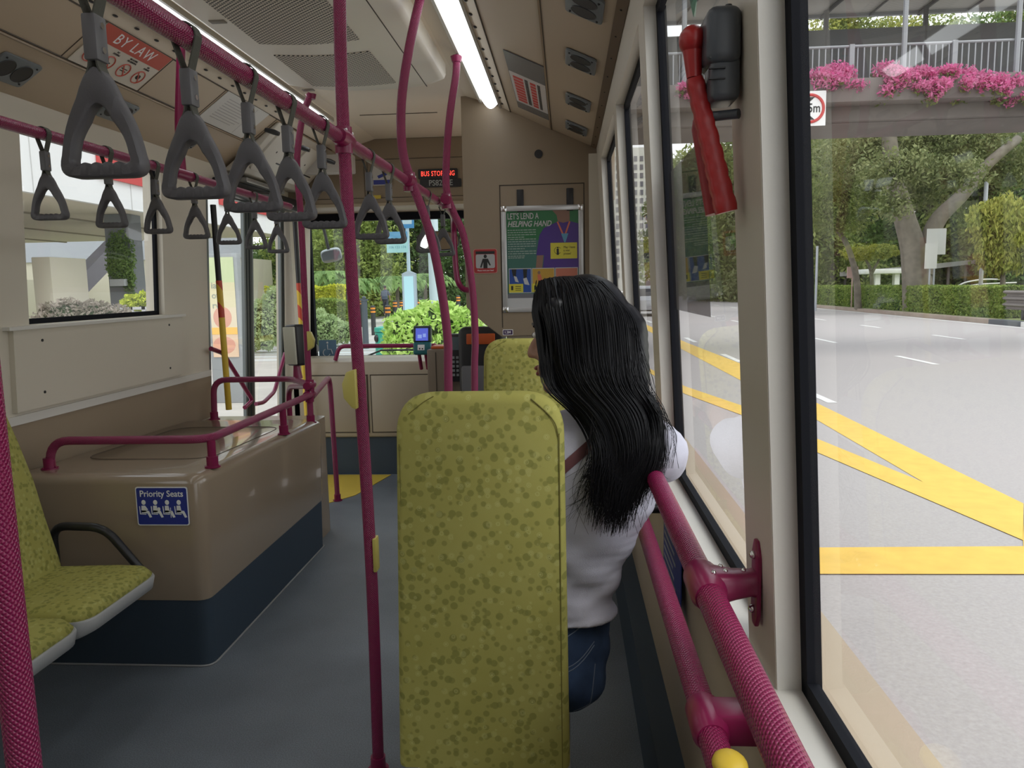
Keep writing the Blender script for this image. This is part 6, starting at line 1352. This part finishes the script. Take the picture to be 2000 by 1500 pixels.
lg = leafmat('leaf_silver', (.34, .48, .20), (.75, .85, .48), 3); bush('loose pale green shrub seen through the door glass', [(at(520, 630, 20), (.62, .5, .62)), (at(545, 610, 20), (.5, .4, .7)), (at(510, 655, 20), (.5, .4, .4))], 8000, .055, lg, seed=83)
bush('loose pale green shrub left of the crossing', [(at(612, 640, 22), (.62, .5, .55)), (at(640, 645, 22), (.6, .5, .42)), (at(665, 650, 22), (.6, .4, .3))], 7000, .055, lg, seed=84)
br = leafmat('leaf_bright', (.30, .50, .08), (.72, .88, .30), 4); bush('bright green leafy bush in front of the bus', [(at(800, 655, 12), (.42, .45, .40)), (at(850, 640, 12.2), (.5, .5, .42)), (at(900, 650, 12.4), (.5, .5, .45)), (at(790, 690, 11.8), (.35, .4, .35)), (at(870, 700, 11.9), (.6, .5, .4)), (at(940, 690, 12.4), (.4, .4, .4))], 9500, .062, br, seed=85)
fg = leafmat('forest_leaf', (.035, .075, .02), (.13, .22, .06), .8); fl_ = leafmat('forest_leaf_light', (.13, .20, .04), (.38, .44, .12), .8)
for i, (px, py0, Y_, w_, m) in enumerate(((590, 440, 50, 4.0, fl_), (650, 430, 44, 3.6, fl_), (700, 410, 42, 3.4, fl_), (745, 400, 46, 3.6, fg), (790, 400, 50, 4.0, fg), (840, 400, 48, 3.6, fg), (890, 400, 50, 4.2, fg), (935, 420, 52, 4.0, fg), (625, 500, 56, 4.5, fg), (680, 480, 58, 4.5, fg), (540, 520, 52, 3.6, fg), (500, 530, 58, 4, fg), (970, 400, 70, 5, fg), (1020, 420, 75, 5, fg), (1065, 430, 90, 5, fg), (1105, 440, 100, 5, fg))):
    tp = at(px, py0, Y_).z+1.5; base = at(px, 560, Y_); base.z = PV; rg = random.Random(i+90); bl = [((base.x+rg.uniform(-1, 1), Y_+rg.uniform(-1, 1), tp*(.1+.16*a)), (w_*rg.uniform(.6, .9), w_*.5, tp*.16)) for a in range(6)]
    nm = ['far left', 'pale, behind the small round mirror', 'pale, left of the nearest pole', 'dark, right of the nearest pole', 'dark, behind the blue stop sign', 'dark, behind the white post', 'dark, behind the oval mirror', 'dark, at the partition edge', 'rear dark, left of centre', 'rear dark, centre left', 'dark, through the door glass', 'dark, farthest left through the door glass', 'hidden behind the partition, nearer', 'hidden behind the partition, farther', 'far up the road, behind the poster', 'farthest up the road, behind the poster'][i]
    tree('tree of the green backdrop ahead of the bus: '+nm, base, [([base, (base.x, Y_, tp*.5), (base.x+.3, Y_, tp*.8)], .22, .08)], bl, 10000, .13, m, 'trees ahead of the bus', seed=100+i, shell=.15)
# palm-like fronds
pf = leafmat('palm_leaf', (.10, .20, .05), (.32, .46, .16), 2)
for i, (px, py, Y_) in enumerate(((640, 535, 36), (775, 545, 36), (690, 550, 34), (830, 540, 38))):
    c = at(px, py, Y_); t = thing('palm', ['low palm behind the yellow hedge', 'low palm behind the walking man', 'low palm next to the nearest pole', 'low palm between the blue pillar and the white post'][i], 'palm', (c.x, Y_, PV), 'low palms ahead of the bus'); q = MB().mat(pf); rg = random.Random(i)
    for k in range(16):
        a = 2*PI*k/16+rg.uniform(-.2, .2); L_ = rg.uniform(1.2, 1.8); pts = [c+Vector((math.cos(a)*L_*s, math.sin(a)*L_*s*.6, .9*s-1.3*s*s)) for s in (0, .25, .5, .75, 1)]
        for j in range(1, 5):
            for s in (-1, 1):
                for e_ in (0, .5):
                    p0 = pts[j-1].lerp(pts[j], e_); d = (pts[j]-pts[j-1]).normalized(); sd = d.cross(Vector((0, 0, 1))).normalized()*s; q.add([p0, p0+d*.12, p0+sd*.42*(1-.12*j)+d*.28+Vector((0, 0, -.15)), p0+sd*.2+d*.06], [(0, 1, 2, 3)])
    q.build('fronds', parent=t, smooth=False); q = MB().mat(bark); q.tube([(c.x, Y_, PV), c], .09, 8); q.build('trunk', parent=t)
# bus stop sign, pillar, posts, bin, bollards
t = thing('bus_stop_sign', 'tall blue bus stop sign with pale route panels on a post', 'sign', (*at(800, 600, 21).xy, PV)); p = at(801, 600, 21)
q = MB().mat(mat('post_pale_blue', (.55, .72, .82), .4)); q.tube([(p.x, 21, PV), (p.x, 21, at(800, 425, 21).z)], .05, 12); q.build('post', parent=t)
def panel(px0, px1, py0, py1, Y_, m, nm, par): A = at(px0, py1, Y_); B = at(px1, py0, Y_); q = MB().mat(m); q.box(A.x, B.x, Y_-.03, Y_+.03, A.z, B.z, bev=.008); return q.build(nm, parent=par)
panel(783, 808, 424, 446, 20.9, mat('stop_blue', (.06, .30, .62), .4), 'bus_symbol_panel', t); panel(786, 804, 428, 438, 20.85, mat('stop_pale', (.6, .8, .9), .4), 'bus_symbol', t)
panel(756, 795, 452, 466, 20.9, mat('stop_blue2', (.15, .42, .68), .4), 'name_panel', t); rp_ = panel(756, 796, 467, 494, 20.9, mat('stop_cyan', (.45, .80, .80), .4), 'route_panel', t)
q = MB().mat(mat('route_ink', (.15, .4, .5), .5)); c = at(776, 483, 20.86); q.text('106 123 174', .095, frame(c, (1, 0, 0), (0, 0, 1))); q.build('lettering', parent=rp_)
A = at(786, 535, 19); B = at(813, 640, 19); t = thing('information_pillar', 'pale blue information pillar with a pointed cap', 'pillar', ((A.x+B.x)/2, 19, PV)); q = MB().mat(mat('pillar_grey', (.40, .48, .55), .4)); q.box(A.x-.02, B.x+.02, 19, 19.2, PV, A.z, bev=.01); q.prism([(A.x-.03, A.z), (B.x+.03, A.z), ((A.x+B.x)/2, A.z+.08)], 19, 19.2, 'Y'); q.build('body', parent=t)
q = MB().mat(mat('pillar_cyan', (.50, .80, .88), .4)); q.box(A.x+.03, B.x-.03, 18.98, 19.01, .2, A.z-.06); q.build('panel', parent=t)
p = at(850, 600, 24); q = MB().mat(mat('post_white_blue', (.60, .72, .76), .5)); q.tube([(p.x, 24, PV), (p.x, 24, 6)], .17, 14); o = q.build('street_post'); recenter(o, (p.x, 24, PV)); tag(o, 'thick pale post right of the blue information pillar', 'post')
c = at(756, 640, 13); t = thing('litter_bin', 'round green litter bin beside the bright bush', 'bin', (c.x, 13, PV)); q = MB().mat(mat('bin_green', (.03, .33, .24), .45)); r = .21; zt = at(756, 637, 13).z; q.tube([(c.x, 13, PV), (c.x, 13, zt-.10)], r, 24); q.tube([(c.x, 13, zt-.09), (c.x, 13, zt-.02), (c.x, 13, zt)], [r*1.05, r*1.03, r*.6], 24); q.build('body', parent=t)
q = MB().mat(dark); q.ell((c.x-.15, 12.86, zt-.2), (.05, .05, .07), 12, 8); q.build('opening', parent=t)
bp = [(728, 598, 632, 27), (757, 597, 628, 24), (771, 588, 618, 31), (711, 586, 637, 21), (817, 588, 612, 30), (822, 584, 606, 34), (895, 581, 600, 34), (706, 584, 612, 33), (784, 588, 610, 33), (838, 592, 614, 29)]
lb = ['second black bollard with orange bands, left of the walking man', 'black bollard with orange bands in front of the walking man', 'black bollard with orange bands right of the walking man', 'tall grey bollard with a rounded cap next to the nearest pole', 'black bollard between the blue pillar and the white post', 'farther black bollard between the pillar and the white post', 'orange-banded bollard seen just left of the partition', 'orange-banded bollard behind the grey capped one', 'orange-banded bollard at the left edge of the blue pillar', 'orange-banded bollard at the foot of the white post']
bd = mat('bollard_black', (.03, .035, .04), .5); bo = mat('bollard_orange', (.85, .30, .04), .5)
for (px, y0, y1, Y_), l_ in zip(bp, lb):
    c = at(px, y0, Y_); z0 = PV if l_.startswith('tall') else max(PV, at(px, y1, Y_).z); z1 = max(c.z, z0+.5); r = .085; t = thing('bollard', l_, 'bollard', (c.x, Y_, PV), 'bollards at the crossing')
    q = MB().mat(bd if not l_.startswith('tall') else mat('bollard_grey', (.10, .12, .14), .5)); q.tube([(c.x, Y_, PV), (c.x, Y_, z1), (c.x, Y_, z1+.02)], [r, r, r*.6], 12)
    if l_.startswith('tall'): q.ell((c.x, Y_, z1+.05), .06, 10, 6); q.tube([(c.x, Y_, z1-.02), (c.x, Y_, z1+.02)], .12, 12)
    q.build('shaft', parent=t)
    if not l_.startswith('tall'):
        for dz in (.05, .17): q = MB().mat(bo); q.tube([(c.x, Y_, z1-dz-.06), (c.x, Y_, z1-dz)], r*1.06, 12); q.build('orange_band', parent=t)
# walking man, far away
p = at(754, 616, 30); p.z = max(PV, p.z); s = (at(754, 559, 30).z-p.z)/1.72; t = thing('person', 'man in dark clothes with a backpack walking away on the path', 'person', p); b = MB().mat(skin); Tm = Matrix.Translation(p) @ Matrix.Scale(s, 4)
def cc(b, pts, rad, sc=(1, 1, 1)): chain(b, [Tm @ Vector(q_) for q_ in pts], [r_*s for r_ in rad], sc)
cc(b, [(0, 0, 1.60), (0, 0, 1.66)], [.085, .08]); cc(b, [(0, 0, 1.42), (0, 0, 1.55)], [.05, .05]); cc(b, [(-.14, 0, 1.38), (0, 0, 1.40), (.14, 0, 1.38)], [.07, .09, .07]); cc(b, [(0, 0, 1.38), (0, 0, 1.1), (0, 0, .92)], [.15, .13, .14], (1, .7, 1))
cc(b, [(-.19, 0, 1.38), (-.25, .03, 1.12), (-.24, -.08, .88)], [.05, .04, .032]); cc(b, [(.19, 0, 1.38), (.26, -.04, 1.12), (.27, .06, .88)], [.05, .04, .032]); cc(b, [(-.08, 0, .9), (-.09, .12, .5), (-.09, .05, .08), (-.09, .16, .05)], [.09, .06, .045, .04]); cc(b, [(.08, 0, .9), (.10, -.08, .5), (.12, -.28, .12), (.12, -.2, .05)], [.09, .06, .045, .04])
meshobj('body', remesh(b, .018*s, 2), skin, t)
b = MB().mat(mat('dark_shirt', (.06, .07, .10), .9)); cc(b, [(0, 0, 1.38), (0, 0, 1.1), (0, 0, .95)], [.17, .15, .155], (1, .72, 1)); cc(b, [(-.18, 0, 1.38), (-.235, .02, 1.2)], [.07, .06]); cc(b, [(.18, 0, 1.38), (.24, -.02, 1.2)], [.07, .06]); meshobj('shirt', remesh(b, .018*s, 2), mat('dark_shirt'), t)
b = MB().mat(mat('dark_trousers', (.04, .045, .06), .9)); cc(b, [(-.08, 0, .92), (-.09, .12, .5), (-.09, .06, .12)], [.11, .075, .055]); cc(b, [(.08, 0, .92), (.10, -.08, .5), (.12, -.26, .16)], [.11, .075, .055]); meshobj('trousers', remesh(b, .018*s, 2), mat('dark_trousers'), t)
b = MB().mat(hair_m); cc(b, [(0, -.01, 1.66), (0, -.01, 1.69)], [.09, .085]); meshobj('hair', remesh(b, .015*s, 2), mat('brown_hair', (.03, .02, .015), .7), t)
q = MB().mat(mat('backpack', (.07, .09, .13), .8)); q.box(p.x-.16*s, p.x+.16*s, p.y-.30*s, p.y-.10*s, p.z+.95*s, p.z+1.42*s, bev=.05*s, seg=3); o = q.build('backpack'); recenter(o, (p.x, p.y-.2*s, p.z+.95*s)); tag(o, 'dark backpack on the walking man', 'backpack')
# exterior mirrors
def emirror(lab, c, w_, h_, rot, armpts, m):
    t = thing('wing_mirror', lab, 'mirror', c); M = Matrix.Translation(c) @ Euler(rot).to_matrix().to_4x4(); q = MB().mat(mat('mirror_shell', (.35, .38, .4), .35)); n = 28
    pr = [(w_*math.copysign(abs(math.cos(2*PI*k/n))**.55, math.cos(2*PI*k/n)), h_*math.copysign(abs(math.sin(2*PI*k/n))**.55, math.sin(2*PI*k/n))) for k in range(n)]
    q.prism(pr, 0, .05, 'Y', T=M, bev=.01); q.build('shell', parent=t); q = MB().mat(m); q.prism([(a*.9, b_*.88) for a, b_ in pr], -.006, 0, 'Y', T=M); q.build('mirror_glass', parent=t); q = MB().mat(dark); q.tube(spline(armpts, 5), .014, 10); q.build('arm', parent=t)
mg = mat('mirror_glass_out', (.85, .85, .85), .05, metal=1)
c = at(647, 500, 6.9); emirror('small pale convex mirror hanging outside the windscreen', c, .092, .060, (math.radians(20), math.radians(-12), .2), [c+Vector((-.02, 0, .05)), at(630, 440, 6.9), at(620, 433, 6.8), at(605, 433, 6.5)], mg)
c = at(598, 505, 6.75); emirror('tall grey wing mirror beside the windscreen edge', c, .045, .215, (0, 0, .3), [c+Vector((0, .02, .2)), at(597, 440, 6.7), at(592, 420, 6.5)], mg)
